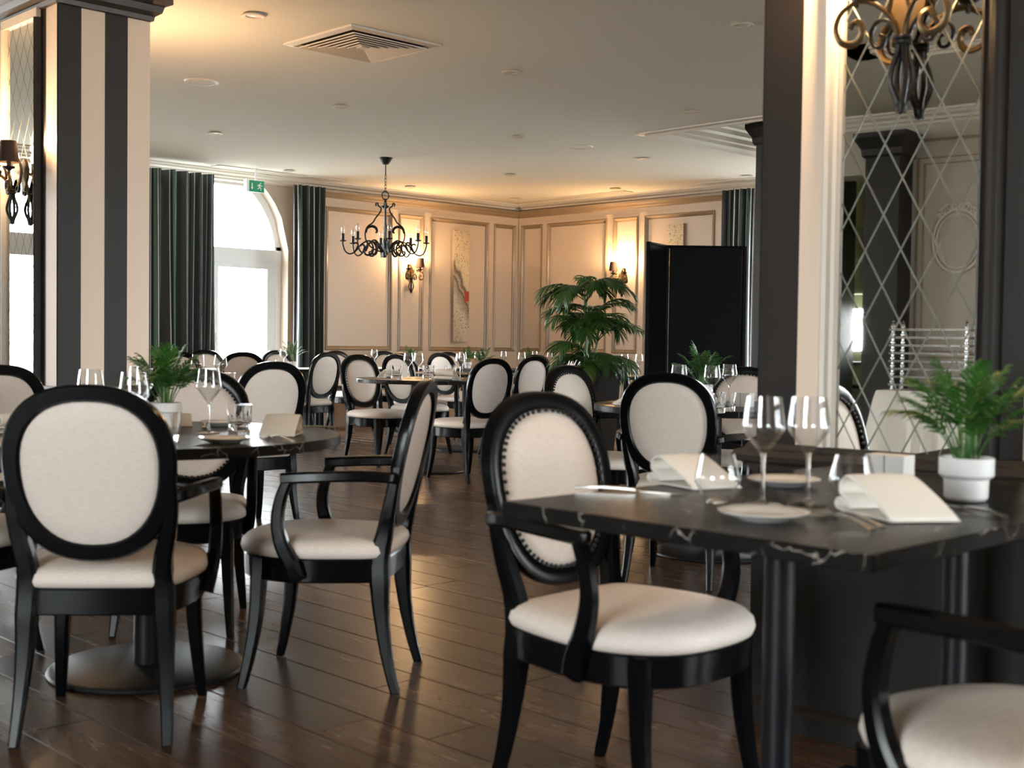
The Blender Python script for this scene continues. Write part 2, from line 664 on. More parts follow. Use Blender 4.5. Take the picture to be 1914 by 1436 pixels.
def wall(name, mp_, s0, s1, ops, m, label):
    """mp_(s, t, z): s along the wall, t outward. ops: list of (centre, half width, spring z, radius, clip z, sill z)"""
    w = MB()
    T = 0.32

    def blk(a, bb, z0, z1, z0b=None):
        z0b = z0 if z0b is None else z0b
        vs = [mp_(a, 0, z0), mp_(bb, 0, z0b), mp_(bb, T, z0b), mp_(a, T, z0), mp_(a, 0, z1), mp_(bb, 0, z1), mp_(bb, T, z1), mp_(a, T, z1)]
        w.add(vs, [(0, 1, 2, 3), (4, 5, 6, 7), (0, 1, 5, 4), (1, 2, 6, 5), (2, 3, 7, 6), (3, 0, 4, 7)])
    cur = s0
    for (cx, hw, zs, rad, clip, sill) in sorted(ops):
        blk(cur, cx - hw, 0, RH + 0.2)
        n_ = 22
        for k in range(n_):
            a = cx - hw + 2 * hw * k / n_
            bb = cx - hw + 2 * hw * (k + 1) / n_
            hz = [min(zs + math.sqrt(max(rad * rad - (q - cx) ** 2, 0)), clip) for q in (a, bb)]
            blk(a, bb, hz[0], RH + 0.2, hz[1])
        if sill > 0:
            blk(cx - hw, cx + hw, 0, sill)
        cur = cx + hw
    blk(cur, s1, 0, RH + 0.2)
    o = w.build(name, m, None, False)
    structure(o, label, 'wall')
    return o


mpA = lambda s, t, z: (s, RY1 + t, z)
mpB = lambda s, t, z: (RX1 + t, s, z)
mpC = lambda s, t, z: (RX0 - t, s, z)
mpD = lambda s, t, z: (s, RY0 - t, z)
OPA = [(c_, 1.06, 2.10, 1.062, 2.925, 0) for c_ in (7.55, 3.95, 0.0)]
OPB = [(7.6, 1.06, 2.10, 1.062, 2.925, 0)]
OPC = [(0.2, 1.06, 2.10, 1.062, 2.925, 0)]  # unseen door, added so daylight reaches the chair backs from the left
OPD = [(c_, 1.06, 2.10, 1.062, 2.925, 0) for c_ in (4.6, 8.2)]  # unseen doors, added and placed to bring in daylight from behind
NICHE = (5.2, 0.47, 2.6, 0.48, 2.55, 0)
wallA = wall('wall_left', mpA, RX0 - 0.32, RX1 + 0.32, OPA, cream_m, 'cream panelled wall with the arched glass doors, left of the room corner')
wallB = wall('wall_right', mpB, RY0, RY1 + 0.32, OPB, cream_m, 'cream panelled wall right of the room corner, behind the folding screen')
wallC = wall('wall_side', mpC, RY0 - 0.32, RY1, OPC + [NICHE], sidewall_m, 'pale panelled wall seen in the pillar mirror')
wallD = wall('wall_rear', mpD, RX0 - 0.32, RX1 + 0.32, OPD, cream_m, 'cream wall behind the viewpoint')

ground = MB().box(-30, 40, -30, 42, -0.4, -0.16).build('ground', stone_m, None, False)
structure(ground, 'stone terrace outside the glass doors', 'ground')


# arched double doors with transom
def arched_door(name, mp_, cx, label, portal_rot):
    root = empty(name, mp_(cx, 0.2, 0))
    inv = Vector(root.location)
    M_ = lambda s, t, z: Vector(mp_(cx + s, 0.2 + t, z)) - inv
    structure(root, label, 'window')
    hw, zs, rad, clip = 1.06, 2.10, 1.062, 2.925

    def bar(b_, a, bb, z0, z1, d=0.03):
        b_.add([M_(a, -d, z0), M_(bb, -d, z0), M_(bb, d, z0), M_(a, d, z0), M_(a, -d, z1), M_(bb, -d, z1), M_(bb, d, z1), M_(a, d, z1)],
               [(0, 1, 2, 3), (4, 5, 6, 7), (0, 1, 5, 4), (1, 2, 6, 5), (2, 3, 7, 6), (3, 0, 4, 7)])
    f = MB()
    bar(f, -hw, -hw + 0.07, 0, 2.2, 0.05)
    bar(f, hw - 0.07, hw, 0, 2.2, 0.05)
    n_ = 20
    for k in range(n_):
        a0, a1 = PI * k / n_, PI * (k + 1) / n_
        q = [(math.cos(a), math.sin(a)) for a in (a0, a1)]
        zz = [[min(zs + rr_ * s_, clip - (0.0 if rr_ > 1 else 0.03)) for (c_, s_) in q] for rr_ in (rad, rad - 0.09)]
        vs = []
        for d in (-0.05, 0.05):
            vs += [M_(rad * q[0][0], d, zz[0][0]), M_(rad * q[1][0], d, zz[0][1]), M_((rad - 0.09) * q[1][0], d, zz[1][1]), M_((rad - 0.09) * q[0][0], d, zz[1][0])]
        f.add(vs, [(0, 1, 2, 3), (4, 5, 6, 7), (0, 1, 5, 4), (1, 2, 6, 5), (2, 3, 7, 6), (3, 0, 4, 7)])
    f.build('window_frame', white_m, root, False)
    t = MB()
    bar(t, -hw, hw, 1.98, 2.16, 0.055)
    t.build('transom_rail', white_m, root, False)
    for a, bb in ((-0.99, 0.10), (0.10, 0.99)):
        lf = MB()
        bar(lf, a, a + 0.11, 0, 1.98)
        bar(lf, bb - 0.11, bb, 0, 1.98)
        bar(lf, a + 0.11, bb - 0.11, 0, 0.16)
        bar(lf, a + 0.11, bb - 0.11, 1.93, 1.98)
        leaf = lf.build('door_leaf', white_m, root, False)
        p = MB()
        bar(p, a + 0.11, bb - 0.11, 0.16, 1.93, 0.006)
        p.build('pane', pane_m, leaf, False)
        if a > 0:
            h = MB()
            bar(h, a + 0.03, a + 0.07, 0.95, 1.15, 0.042)
            h.sweep([M_(a + 0.05, -0.04, 1.06), M_(a + 0.05, -0.08, 1.06), M_(a + 0.16, -0.085, 1.06)], 0.009)
            h.build('door_handle', steel_m, leaf)
    p = MB()
    pts = []
    for k in range(n_ + 1):
        a = PI * k / n_
        pts.append((0.98 * math.cos(a), min(zs + 0.98 * math.sin(a), clip - 0.02)))
    pts = [(x, z) for x, z in pts if z >= 2.1]
    pts = [(pts[0][0], 2.14)] + pts + [(pts[-1][0], 2.14)]
    p.add([M_(x, -0.005, z) for x, z in pts] + [M_(x, 0.005, z) for x, z in pts],
          [tuple(range(len(pts))), tuple(reversed(range(len(pts), 2 * len(pts))))])
    p.build('fanlight_pane', pane_m, root, False)
    ld = bpy.data.lights.new('daylight_portal', 'AREA')
    ld.shape = 'RECTANGLE'
    ld.size, ld.size_y = 2.1, 2.9
    ld.cycles.is_portal = True
    lo = bpy.data.objects.new('daylight_portal', ld)
    COL.objects.link(lo)
    lo.location = mp_(cx, 0.34, 1.45)
    lo.rotation_euler = portal_rot
    return root


RA, RB, RC, RD = (-PI / 2, 0, 0), (PI / 2, 0, PI / 2), (PI / 2, 0, -PI / 2), (PI / 2, 0, 0)
arched_door('window_1', mpA, 7.55, 'bright arched glass double door between the striped curtains', RA)
arched_door('window_2', mpA, 3.95, 'arched glass double door hidden behind the striped pillar', RA)
arched_door('window_3', mpA, 0.0, 'bright arched glass door reflected in the mirror at the left edge', RA)
arched_door('window_4', mpB, 7.6, 'arched glass door past the dark curtain, right of the folding screen', RB)
arched_door('window_5', mpD, 8.2, 'unseen arched glass door added for daylight at the far end of the rear wall', RD)
arched_door('window_7', mpC, 0.2, 'unseen arched glass door added for daylight in the side wall, left of the viewpoint', RC)
arched_door('window_6', mpD, 4.6, 'unseen arched glass door added for daylight in the rear wall, behind the near pillar', RD)

# ceiling cornices: stepped profile run along each wall
CPROF = [(0.0, 2.925), (0.02, 2.925), (0.03, 2.945), (0.055, 2.955), (0.065, 2.975), (0.10, 2.99), (0.115, 3.01), (0.14, 3.012), (0.14, RH), (0.0, RH)]


def cornice(name, P0, P1, inward, prof, m, label, parent=None):
    b_ = MB()
    iv = Vector((*inward, 0))
    rings = []
    for P_ in (P0, P1):
        rings.append([Vector((P_[0], P_[1], 0)) + iv * d + Vector((0, 0, z)) for d, z in prof])
    b_.loft(rings)
    o = b_.build(name, m, parent, False)
    if parent is None:
        structure(o, label, 'cornice')
    return o


cornice('trim_2', (RX0, RY1), (RX1, RY1), (0, -1), CPROF, trim_m, 'white stepped ceiling cornice above the arched doors and left panelling')
cornice('trim_3', (RX1, RY0), (RX1, RY1), (-1, 0), CPROF, trim_m, 'white stepped ceiling cornice above the right panelling')
cornice('trim_4', (RX0, RY0), (RX0, RY1), (1, 0), CPROF, trim_m, 'white ceiling cornice along the wall seen in the pillar mirror')
tb = MB()
for e_, zt in ((0.0, RH - 0.05), (0.03, RH - 0.03), (0.06, RH - 0.012)):
    tb.box(-1.75 - e_, -1.57 + e_, 3.70, 9.0, zt, RH)
    tb.box(-2.05 - e_, -1.85 + e_, -5.0, 3.70 + e_, zt, RH)
    tb.box(-2.05, -1.57 + e_, 3.66 - e_, 3.86 + e_, zt, RH)
structure(tb.build('trim_5', trim_m, None, False), 'ceiling moulding with a small step, seen in the pillar mirror', 'moulding')


# panelling on both corner walls
def panelling(wallobj, mp_, s0, s1, panels, corner_hi):
    root_t = -0.05
    b_ = MB()

    def blk(b__, a, bb, t0, t1, z0, z1):
        vs = [mp_(a, t0, z0), mp_(bb, t0, z0), mp_(bb, t1, z0), mp_(a, t1, z0), mp_(a, t0, z1), mp_(bb, t0, z1), mp_(bb, t1, z1), mp_(a, t1, z1)]
        b__.add(vs, [(0, 1, 2, 3), (4, 5, 6, 7), (0, 1, 5, 4), (1, 2, 6, 5), (2, 3, 7, 6), (3, 0, 4, 7)])
    ZB, ZT = 0.965, 2.73
    edges = []
    for a, bb in panels:
        edges += [a, bb]
    # stiles and rails of the framework
    cur = s0
    for a, bb in panels:
        blk(b_, cur, a, root_t, 0, 0.0, 2.88)
        blk(b_, a, bb, root_t, 0, 0.0, ZB)
        blk(b_, a, bb, root_t, 0, ZT, 2.88)
        cur = bb
    blk(b_, cur, s1, root_t, 0, 0.0, 2.88)
    fr_ = b_.build('panel_framework', cream_m, wallobj, False)
    for a, bb in panels:
        f = MB()
        blk(f, a + 0.0, bb - 0.0, -0.022, -0.001, ZB, ZT)
        blk(f, a + 0.045, bb - 0.045, -0.034, -0.022, ZB + 0.045, ZT - 0.045)
        fld = f.build('panel', cream_m, wallobj, False)
        q = MB()
        prof = [(0.0, -0.022), (-0.006, -0.062), (0.006, -0.068), (0.016, -0.062), (0.024, -0.046), (0.036, -0.040), (0.046, -0.022)]
        rings = []
        for d, t in prof:
            rings.append([mp_(a + d, t, ZB + d), mp_(bb - d, t, ZB + d), mp_(bb - d, t, ZT - d), mp_(a + d, t, ZT - d)])
        q.loft(rings, False, False)
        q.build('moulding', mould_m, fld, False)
    c_ = MB()
    prof = [(0.0, 2.84), (0.055, 2.84), (0.06, 2.855), (0.075, 2.865), (0.085, 2.885), (0.12, 2.905), (0.125, 2.93), (0.0, 2.93)]
    e0, e1 = (s0 - 0.05, s1) if corner_hi else (s0 - 0.05, s1)
    rings = [[mp_(s, -d, z) for d, z in prof] for s in (e0, e1)]
    c_.loft(rings)
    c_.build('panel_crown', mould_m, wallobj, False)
    k_ = MB()
    blk(k_, s0, s1, -0.068, -0.05, 0, 0.11)
    blk(k_, s0, s1, -0.062, -0.05, 0.11, 0.125)
    blk(k_, s0, s1, -0.056, -0.05, 2.78, 2.786)
    k_.build('skirting', cream_m, wallobj, False)


panelling(wallA, mpA, 9.02, 12.5, [(9.13, 10.165), (10.285, 10.69), (10.81, 11.865), (11.98, 12.39)], True)
panelling(wallB, mpB, 9.18, 12.75, [(9.32, 10.42), (10.54, 10.95), (11.075, 12.165), (12.28, 12.68)], True)


# ------------------------------------------------------------------ pillars with mirrors
def pillar(name, loc, rz, label, mirror_label):
    """mirror face on local x = 0, from y = 0 (near) to 0.894"""
    root = empty(name, loc, rz)
    structure(root, label, 'pillar')
    L_, D_ = 0.894, 0.552

    def part(nm, m, x0, x1, ya, yb, z0, z1):
        return MB().box(x0, x1, ya, yb, z0, z1).build(nm, m, root, False)
    part('pillar_core', stripe_c, 0.004, D_ - 0.004, 0.004, L_ - 0.004, 0.0, RH)
    # stripes: each painted band is a thin proud board
    for a, bb, m in ((0, 0.14, stripe_c), (0.14, 0.275, stripe_d), (0.635, 0.769, stripe_c), (0.769, L_, stripe_d)):
        part('stripe', m, 0.0, 0.004, a, bb, 0.80, RH - 0.1)
    for k in range(4):
        a, bb = D_ * k / 4, D_ * (k + 1) / 4
        part('stripe', stripe_d if k % 2 == 0 else stripe_c, a, bb, 0.0, 0.004, 0.80, RH - 0.1)
        part('stripe', stripe_d if k % 2 == 0 else stripe_c, a, bb, L_ - 0.004, L_, 0.80, RH - 0.1)
    # wainscot, ledge and plinth
    part('wainscot', dark_m, -0.006, D_ + 0.006, -0.006, L_ + 0.006, 0.0, 0.74)
    lp = [(0.0, 0.72), (0.012, 0.725), (0.02, 0.745), (0.045, 0.755), (0.052, 0.77), (0.045, 0.785), (0.025, 0.79), (0.018, 0.805), (0.0, 0.806)]
    lb = MB()
    rings = [[(-d, -d, z), (D_ + d, -d, z), (D_ + d, L_ + d, z), (-d, L_ + d, z)] for d, z in lp]
    lb.loft(rings, False, False)
    lb.build('ledge_moulding', ledge_m, root, False)
    pb = MB()
    pl = [(0.028, 0.0), (0.028, 0.055), (0.02, 0.065), (0.006, 0.075), (0.0, 0.075)]
    pb.loft([[(-d, -d, z), (D_ + d, -d, z), (D_ + d, L_ + d, z), (-d, L_ + d, z)] for d, z in pl], False, False)
    pb.build('plinth', dark_m, root, False)
    cp = [(0.0, 2.90), (0.015, 2.905), (0.02, 2.93), (0.05, 2.95), (0.06, 2.985), (0.095, 3.0), (0.095, RH)]
    cb_ = MB()
    cb_.loft([[(-d, -d, z), (D_ + d, -d, z), (D_ + d, L_ + d, z), (-d, L_ + d, z)] for d, z in cp], False, False)
    cb_.build('capital_moulding', ledge_m, root, False)
    # mirror with etched diamonds and stepped frame
    ma, mb_, z0, z1 = 0.262, 0.637, 0.806, 2.86
    mir = MB().box(-0.010, -0.004, ma, mb_, z0, z1).build('mirror', mirror_m, root, False, label=mirror_label)
    gr = MB()
    pw, ph = 0.101, 0.187
    wl = mb_ - ma
    sl = ph / pw
    hh = 0.0023

    def clip_line(y_at0, s_):
        # z = s_*(y - y_at0) + z0 , clipped to rectangle
        ys = [ma, mb_]
        pts = []
        for yy in ys:
            zz = z0 + s_ * (yy - y_at0)
            pts.append((yy, zz))
        (ya, za), (yb, zb) = pts
        out = []
        for (p, q) in (((ya, za), (yb, zb)),):
            (u0, v0), (u1, v1) = p, q
            if v0 > v1:
                u0, v0, u1, v1 = u1, v1, u0, v0
            if v1 <= z0 or v0 >= z1:
                return None
            if v0 < z0:
                u0 += (u1 - u0) * (z0 - v0) / (v1 - v0)
                v0 = z0
            if v1 > z1:
                u1 = u0 + (u1 - u0) * (z1 - v0) / (v1 - v0)
                v1 = z1
            return (u0, v0), (u1, v1)
    for s_ in (sl, -sl):
        for k in range(-30, 34):
            seg = clip_line(ma + (0.017 if s_ > 0 else 0.087) + k * pw, s_)
            if seg:
                (u0, v0), (u1, v1) = seg
                dv = Vector((0, u1 - u0, v1 - v0))
                if dv.length < 0.01:
                    continue
                nn = Vector((0, -dv.z, dv.y)).normalized() * hh
                a_, b_ = Vector((-0.0100, u0, v0)), Vector((-0.0100, u1, v1))
                md = Vector((-0.0011, 0, 0))
                gr.add([a_ - nn, b_ - nn, b_ + md, a_ + md, a_ + nn, b_ + nn], [(0, 1, 2, 3), (3, 2, 5, 4)])
    gr.build('etched_diamond_lines', groove_m, mir, False)
    fp = [(0.0, -0.004), (0.0, -0.018), (0.008, -0.024), (0.014, -0.018), (0.024, -0.022), (0.030, -0.034), (0.042, -0.038), (0.05, -0.03), (0.06, -0.012), (0.064, -0.003)]

    def frame_bar(nm, m, ycentre, sign):
        b_ = MB()
        rr_ = []
        for zc in (z0, z1):
            rr_.append([(t, ycentre + sign * d, zc) for d, t in fp])
        b_.loft(rr_)
        b_.build(nm, m, root, False)
    frame_bar('mirror_frame_bar', stripe_d, ma, -1)
    frame_bar('mirror_frame_bar', trim_m, mb_, 1)
    MB().box(-0.03, -0.004, ma - 0.06, mb_ + 0.06, z1, z1 + 0.05).build('mirror_frame_bar', trim_m, root, False)
    return root


pillar('pillar_1', (3.0563, 1.1918, 0), 0.063, 'near pillar with dark and cream stripes and a diamond mirror above its dark base', 'diamond-etched mirror')
pl2 = pillar('pillar_2', (3.0, 6.70, 0), 0.0, 'tall pillar with broad dark and cream stripes at the left', 'diamond-etched mirror')
ob = MB()
ob.box(0.455, 0.548, -0.0012, 0.0, 1.36, 1.72)
ob.build('access_panel', stripe_c, pl2, False)


# ------------------------------------------------------------------ sconces
def make_sconce():
    """wall at y = 0, thing projects towards -y; z = 0 at the tip of its tail"""
    root = empty('wall_sconce')
    # tail: four bowed bars meeting at the tip
    for k in range(4):
        a = PI / 4 + k * PI / 2
        pts = [(0.006 * math.cos(a), -0.045 + 0.006 * math.sin(a), 0.0), (0.012 * math.cos(a), -0.045 + 0.012 * math.sin(a), 0.03),
               (0.030 * math.cos(a), -0.045 + 0.030 * math.sin(a), 0.075), (0.027 * math.cos(a), -0.045 + 0.027 * math.sin(a), 0.11),
               (0.012 * math.cos(a), -0.045 + 0.012 * math.sin(a), 0.155), (0.011 * math.cos(a), -0.045 + 0.011 * math.sin(a), 0.19)]
        MB().sweep(spline(pts, 5), 0.0075, n=6).build('tail_bar', iron_m, root)
    c_ = MB().lathe([(0.002, -0.004), (0.012, 0.004), (0.016, 0.02), (0.012, 0.03)], 12, (0, -0.045, 0))
    c_.build('tail_tip', iron_m, root)
    c_ = MB().lathe([(0.020, 0.172), (0.024, 0.175), (0.024, 0.181), (0.020, 0.184), (0.024, 0.187), (0.024, 0.193), (0.020, 0.196)], 16, (0, -0.045, 0))
    c_.build('collar', iron_m, root)
    # back plate flaring up from the collar
    bp_ = MB()
    rings = []
    for z, w_ in ((0.19, 0.012), (0.23, 0.025), (0.27, 0.045), (0.31, 0.05), (0.35, 0.03), (0.375, 0.006)):
        rings.append([(-w_, -0.02, z), (w_, -0.02, z), (w_, -0.004, z), (-w_, -0.004, z)])
    bp_.loft(rings)
    bp_.build('back_plate', bronze_m, root)
    for s in (-1, 1):
        # arm: rises from the collar, bows out and curls back below the cup
        pts = [(s * 0.008, -0.05, 0.19), (s * 0.02, -0.06, 0.235), (s * 0.055, -0.085, 0.275), (s * 0.095, -0.105, 0.285), (s * 0.135, -0.115, 0.262),
               (s * 0.15, -0.118, 0.222), (s * 0.135, -0.118, 0.185), (s * 0.10, -0.116, 0.175), (s * 0.078, -0.114, 0.197), (s * 0.082, -0.113, 0.225),
               (s * 0.102, -0.112, 0.232), (s * 0.112, -0.112, 0.215)]
        sp_ = spline(pts, 6)
        arm = MB().sweep(sp_, [(0.005, 0.009)] * len(sp_), RSECT, upv=(0, 1, 0)).build('arm', bronze_m, root)
        pts = [(s * 0.03, -0.065, 0.25), (s * 0.02, -0.075, 0.30), (s * 0.045, -0.085, 0.335), (s * 0.075, -0.09, 0.325), (s * 0.078, -0.09, 0.298), (s * 0.058, -0.09, 0.29), (s * 0.05, -0.09, 0.305)]
        sp_ = spline(pts, 5)
        MB().sweep(sp_, [(0.004, 0.007)] * len(sp_), RSECT, upv=(0, 1, 0)).build('scroll', bronze_m, arm)
        pts = [(s * 0.012, -0.04, 0.19), (s * 0.035, -0.04, 0.235), (s * 0.07, -0.04, 0.245), (s * 0.09, -0.04, 0.215), (s * 0.08, -0.04, 0.18), (s * 0.058, -0.04, 0.178), (s * 0.052, -0.04, 0.2), (s * 0.064, -0.04, 0.208)]
        sp_ = spline(pts, 5)
        MB().sweep(sp_, [(0.004, 0.008)] * len(sp_), RSECT, upv=(0, 1, 0)).build('scroll', iron_m, arm)
        cup = MB().lathe([(0.006, 0.27), (0.008, 0.292), (0.030, 0.302), (0.034, 0.312), (0.012, 0.314), (0.012, 0.365), (0.010, 0.37)], 16, (s * 0.10, -0.105, 0))
        cup.build('candle_cup', iron_m, root)
        bl = MB().lathe([(0.007, 0.37), (0.015, 0.385), (0.017, 0.40), (0.012, 0.42), (0.003, 0.445)], 12, (s * 0.10, -0.105, 0))
        bl.build('candle_bulb', bulb_m, root)
        if s == 1:
            sh = MB().lathe([(0.056, 0.335), (0.044, 0.455), (0.042, 0.455), (0.054, 0.335), (0.056, 0.335)], 28, (s * 0.10, -0.105, 0), cap=False)
            sh.build('lamp_shade', shade_m, root)
    tag(root, 'wrought iron wall sconce', 'wall lamp', 'wrought iron wall sconces')
    return Proto(root)


sconce = make_sconce()
scl = bpy.data.lights.new('sconce_light', 'POINT')
scl.color = (1.0, 0.62, 0.30)
scl.energy = SCONCE_W
scl.shadow_soft_size = 0.018


def put_sconce(loc, rz, label, flip=False):
    r = sconce.put(loc, rz, label)
    if flip:
        r.scale = (-1, 1, 1)
    Mx = Matrix.Translation(loc) @ Matrix.Rotation(rz, 4, 'Z')
    for s in (-1, 1):
        o = bpy.data.objects.new('sconce_light', scl)
        COL.objects.link(o)
        o.location = Mx @ Vector((s * 0.10 * (-1 if flip else 1), -0.105, 0.47 if s == 1 else 0.455))


put_sconce((10.46, 12.75, 1.715), 0, 'lit iron sconce on the left panelling, below the chandelier arms')
put_sconce((12.45, 10.76, 1.70), -PI / 2, 'lit iron sconce on the right panelling, beside the tall palm', True)
put_sconce((3.01, 1.639, 1.685), -PI / 2 + 0.063, 'large scrolled iron sconce hanging on the near mirrored pillar')
put_sconce((2.982, 7.148, 1.72), -PI / 2, 'iron sconce with a brown shade at the left edge, on the far mirrored pillar')
put_sconce((3.556, 7.148, 1.72), PI / 2, 'lit iron sconce on the hidden side of the tall striped pillar')


# ------------------------------------------------------------------ ceiling fittings
def make_downlight():
    root = empty('downlight')
    MB().lathe([(0.040, 0.0), (0.075, -0.004), (0.095, -0.016), (0.098, -0.022), (0.085, -0.026), (0.060, -0.020), (0.052, -0.004), (0.040, 0.0)], 28, cap=False).build('ring', trim_m, root)
    MB().lathe([(0.058, -0.012), (0.035, -0.017), (0.004, -0.018)], 24).build('lens', lens_m, root)
    tag(root, 'downlight', 'ceiling light', 'recessed ceiling downlights')
    return Proto(root)


dl = make_downlight()
DL = [((473, 26), 'white ceiling downlight at the very top, left of the square vent'),
      ((637, 197), 'ceiling downlight below the square vent, above the chandelier'),
      ((402, 247), 'ceiling downlight nearest the striped pillar, above the left curtain'),
      ((955, 133), 'ceiling downlight at upper centre, right of the square vent'),
      ((969, 254), 'ceiling downlight in the centre, left of the grey round speaker'),
      ((953, 325), 'small ceiling downlight right of the chandelier rod'),
      ((1388, 44), 'ceiling downlight at the top right, beside the near pillar'),
      ((1290, 207), 'ceiling downlight just above the tray moulding'),
      ((1204, 295), 'ceiling downlight below the grey round speaker, left of the tray tip'),
      ((1150, 352), 'small ceiling downlight close to the right cornice, above the palm'),
      ((1397, 328), 'ceiling downlight over the slot vent beside the near pillar'),
      ((767, 348), 'small ceiling downlight just right of the chandelier chain'),
      ((962, 371), 'farthest ceiling downlight, right above the room corner'),
      ((540, 318), 'faint ceiling downlight behind the slot vent over the arched door')]
for (u_, v_), lb_ in DL:
    p = px(u_, v_, RH)
    dl.put((p.x, p.y, RH), 0, lb_, sc=0.74)
for (u_, v_), lb_ in (((377, 152), 'flat round white ceiling speaker left of the square vent'), ((1084, 274), 'flat round grey ceiling speaker left of the tray moulding')):
    p = px(u_, v_, RH)
    r = empty('ceiling_speaker', (p.x, p.y, RH))
    MB().lathe([(0.105, -0.010), (0.125, -0.010), (0.132, 0.0)], 36, cap=False).build('rim', trim_m, r)
    MB().lathe([(0.107, -0.001), (0.107, -0.008), (0.003, -0.010)], 36, cap=False).build('grille', ceil_m, r)
    tag(r, lb_, 'speaker', 'round ceiling speakers')

# square diffuser
vr = empty('ceiling_vent', (5.05, 6.66, RH))
tag(vr, 'square beige four-way ceiling air vent with concentric slats', 'vent')
hv = 0.37
MB().box(-0.31, 0.31, -0.31, 0.31, -0.004, -0.001).build('backing', dimslot_m, vr, False)
fb = MB()
fb.loft([[(-a, -a, z), (a, -a, z), (a, a, z), (-a, a, z)] for a, z in ((hv, 0.0), (hv, -0.012), (0.325, -0.020), (0.312, -0.002))], False, False)
fb.build('frame', grille_m, vr, False)
for k in range(6):
    a = 0.280 - k * 0.045
    s_ = MB()
    rings = []
    for a_, z in ((a + 0.018, -0.031), (a - 0.018, -0.021), (a - 0.018, -0.013), (a + 0.018, -0.024)):
        rings.append([(-a_, -a_, z), (a_, -a_, z), (a_, a_, z), (-a_, a_, z)])
    s_.loft(rings + [rings[0]], False, False)
    s_.build('slat', grille_m, vr, False)
MB().box(-0.03, 0.03, -0.03, 0.03, -0.028, -0.006).build('centre_cap', grille_m, vr, False)


def slot_vent(a, bb, wid, label, along):
    """linear diffuser between two ceiling points"""
    c_ = ((a[0] + bb[0]) / 2, (a[1] + bb[1]) / 2)
    ln = abs(bb[0] - a[0]) if along == 'x' else abs(bb[1] - a[1])
    r = empty('slot_vent', (c_[0], c_[1], RH), 0 if along == 'x' else PI / 2)
    tag(r, label, 'vent', 'linear ceiling slot vents')
    MB().box(-ln / 2, ln / 2, -wid / 2, wid / 2, -0.004, -0.001).build('backing', dimslot_m, r, False)
    f = MB()
    for sgn in (-1, 1):
        f.box(-ln / 2 - 0.03, ln / 2 + 0.03, sgn * wid / 2 - 0.015, sgn * wid / 2 + 0.015, -0.012, -0.001)
        f.box(sgn * (ln / 2 + 0.015) - 0.015, sgn * (ln / 2 + 0.015) + 0.015, -wid / 2, wid / 2, -0.012, -0.001)
    f.build('frame', trim_m, r, False)
    n_ = 6
    for k in range(1, n_):
        y_ = -wid / 2 + wid * k / n_
        MB().box(-ln / 2, ln / 2, y_ - 0.007, y_ + 0.007, -0.010, -0.003).build('blade', trim_m, r, False)


slot_vent((7.45, 12.5), (9.15, 12.5), 0.16, 'long slotted ceiling vent above the arched door', 'x')
slot_vent((12.17, 12.4), (12.17, 10.5), 0.16, 'slotted ceiling vent lit warm beside the room corner', 'y')
slot_vent((12.2, 9.3), (12.2, 7.3), 0.16, 'slotted ceiling vent beside the near pillar, above the dark curtain', 'y')

# exit sign hung under the cornice in front of the arch
es = empty('exit_sign', (7.87, 12.36, 2.76))
tag(es, 'small green emergency exit sign with running figure and arrow', 'sign')
MB().box(-0.105, 0.105, -0.012, 0.012, 0.0, 0.13).build('sign_plate', signg_m, es, False)
MB().box(-0.14, -0.105, -0.03, 0.03, -0.003, 0.133).build('sign_housing', white_m, es, False)
MB().box(-0.01, 0.01, -0.006, 0.006, 0.13, 0.27).build('hanger', white_m, es, False)
mn = MB()
yy = -0.0135
mn.add([(x, yy, z) for x, z in ((-0.062, 0.10), (-0.05, 0.10), (-0.05, 0.05), (-0.038, 0.05), (-0.056, 0.026), (-0.074, 0.05), (-0.062, 0.05))], [tuple(range(7))])
mn.build('arrow', signw_m, es, False)
mn = MB()
for poly in (((0.045, 0.108), (0.058, 0.112), (0.064, 0.10), (0.052, 0.095)), ((0.03, 0.09), (0.052, 0.092), (0.05, 0.062), (0.034, 0.06)),
             ((0.036, 0.064), (0.05, 0.064), (0.066, 0.045), (0.06, 0.022), (0.052, 0.024), (0.056, 0.042)), ((0.034, 0.064), (0.046, 0.06), (0.034, 0.038), (0.012, 0.034), (0.012, 0.042), (0.028, 0.046)),
             ((0.05, 0.09), (0.066, 0.076), (0.078, 0.08), (0.076, 0.072), (0.064, 0.066), (0.05, 0.08)), ((0.032, 0.09), (0.018, 0.084), (0.014, 0.066), (0.021, 0.064), (0.024, 0.078), (0.034, 0.08))):
    mn.add([(x, yy, z) for x, z in poly], [tuple(range(len(poly)))])
mn.build('running_figure', signw_m, es, False)


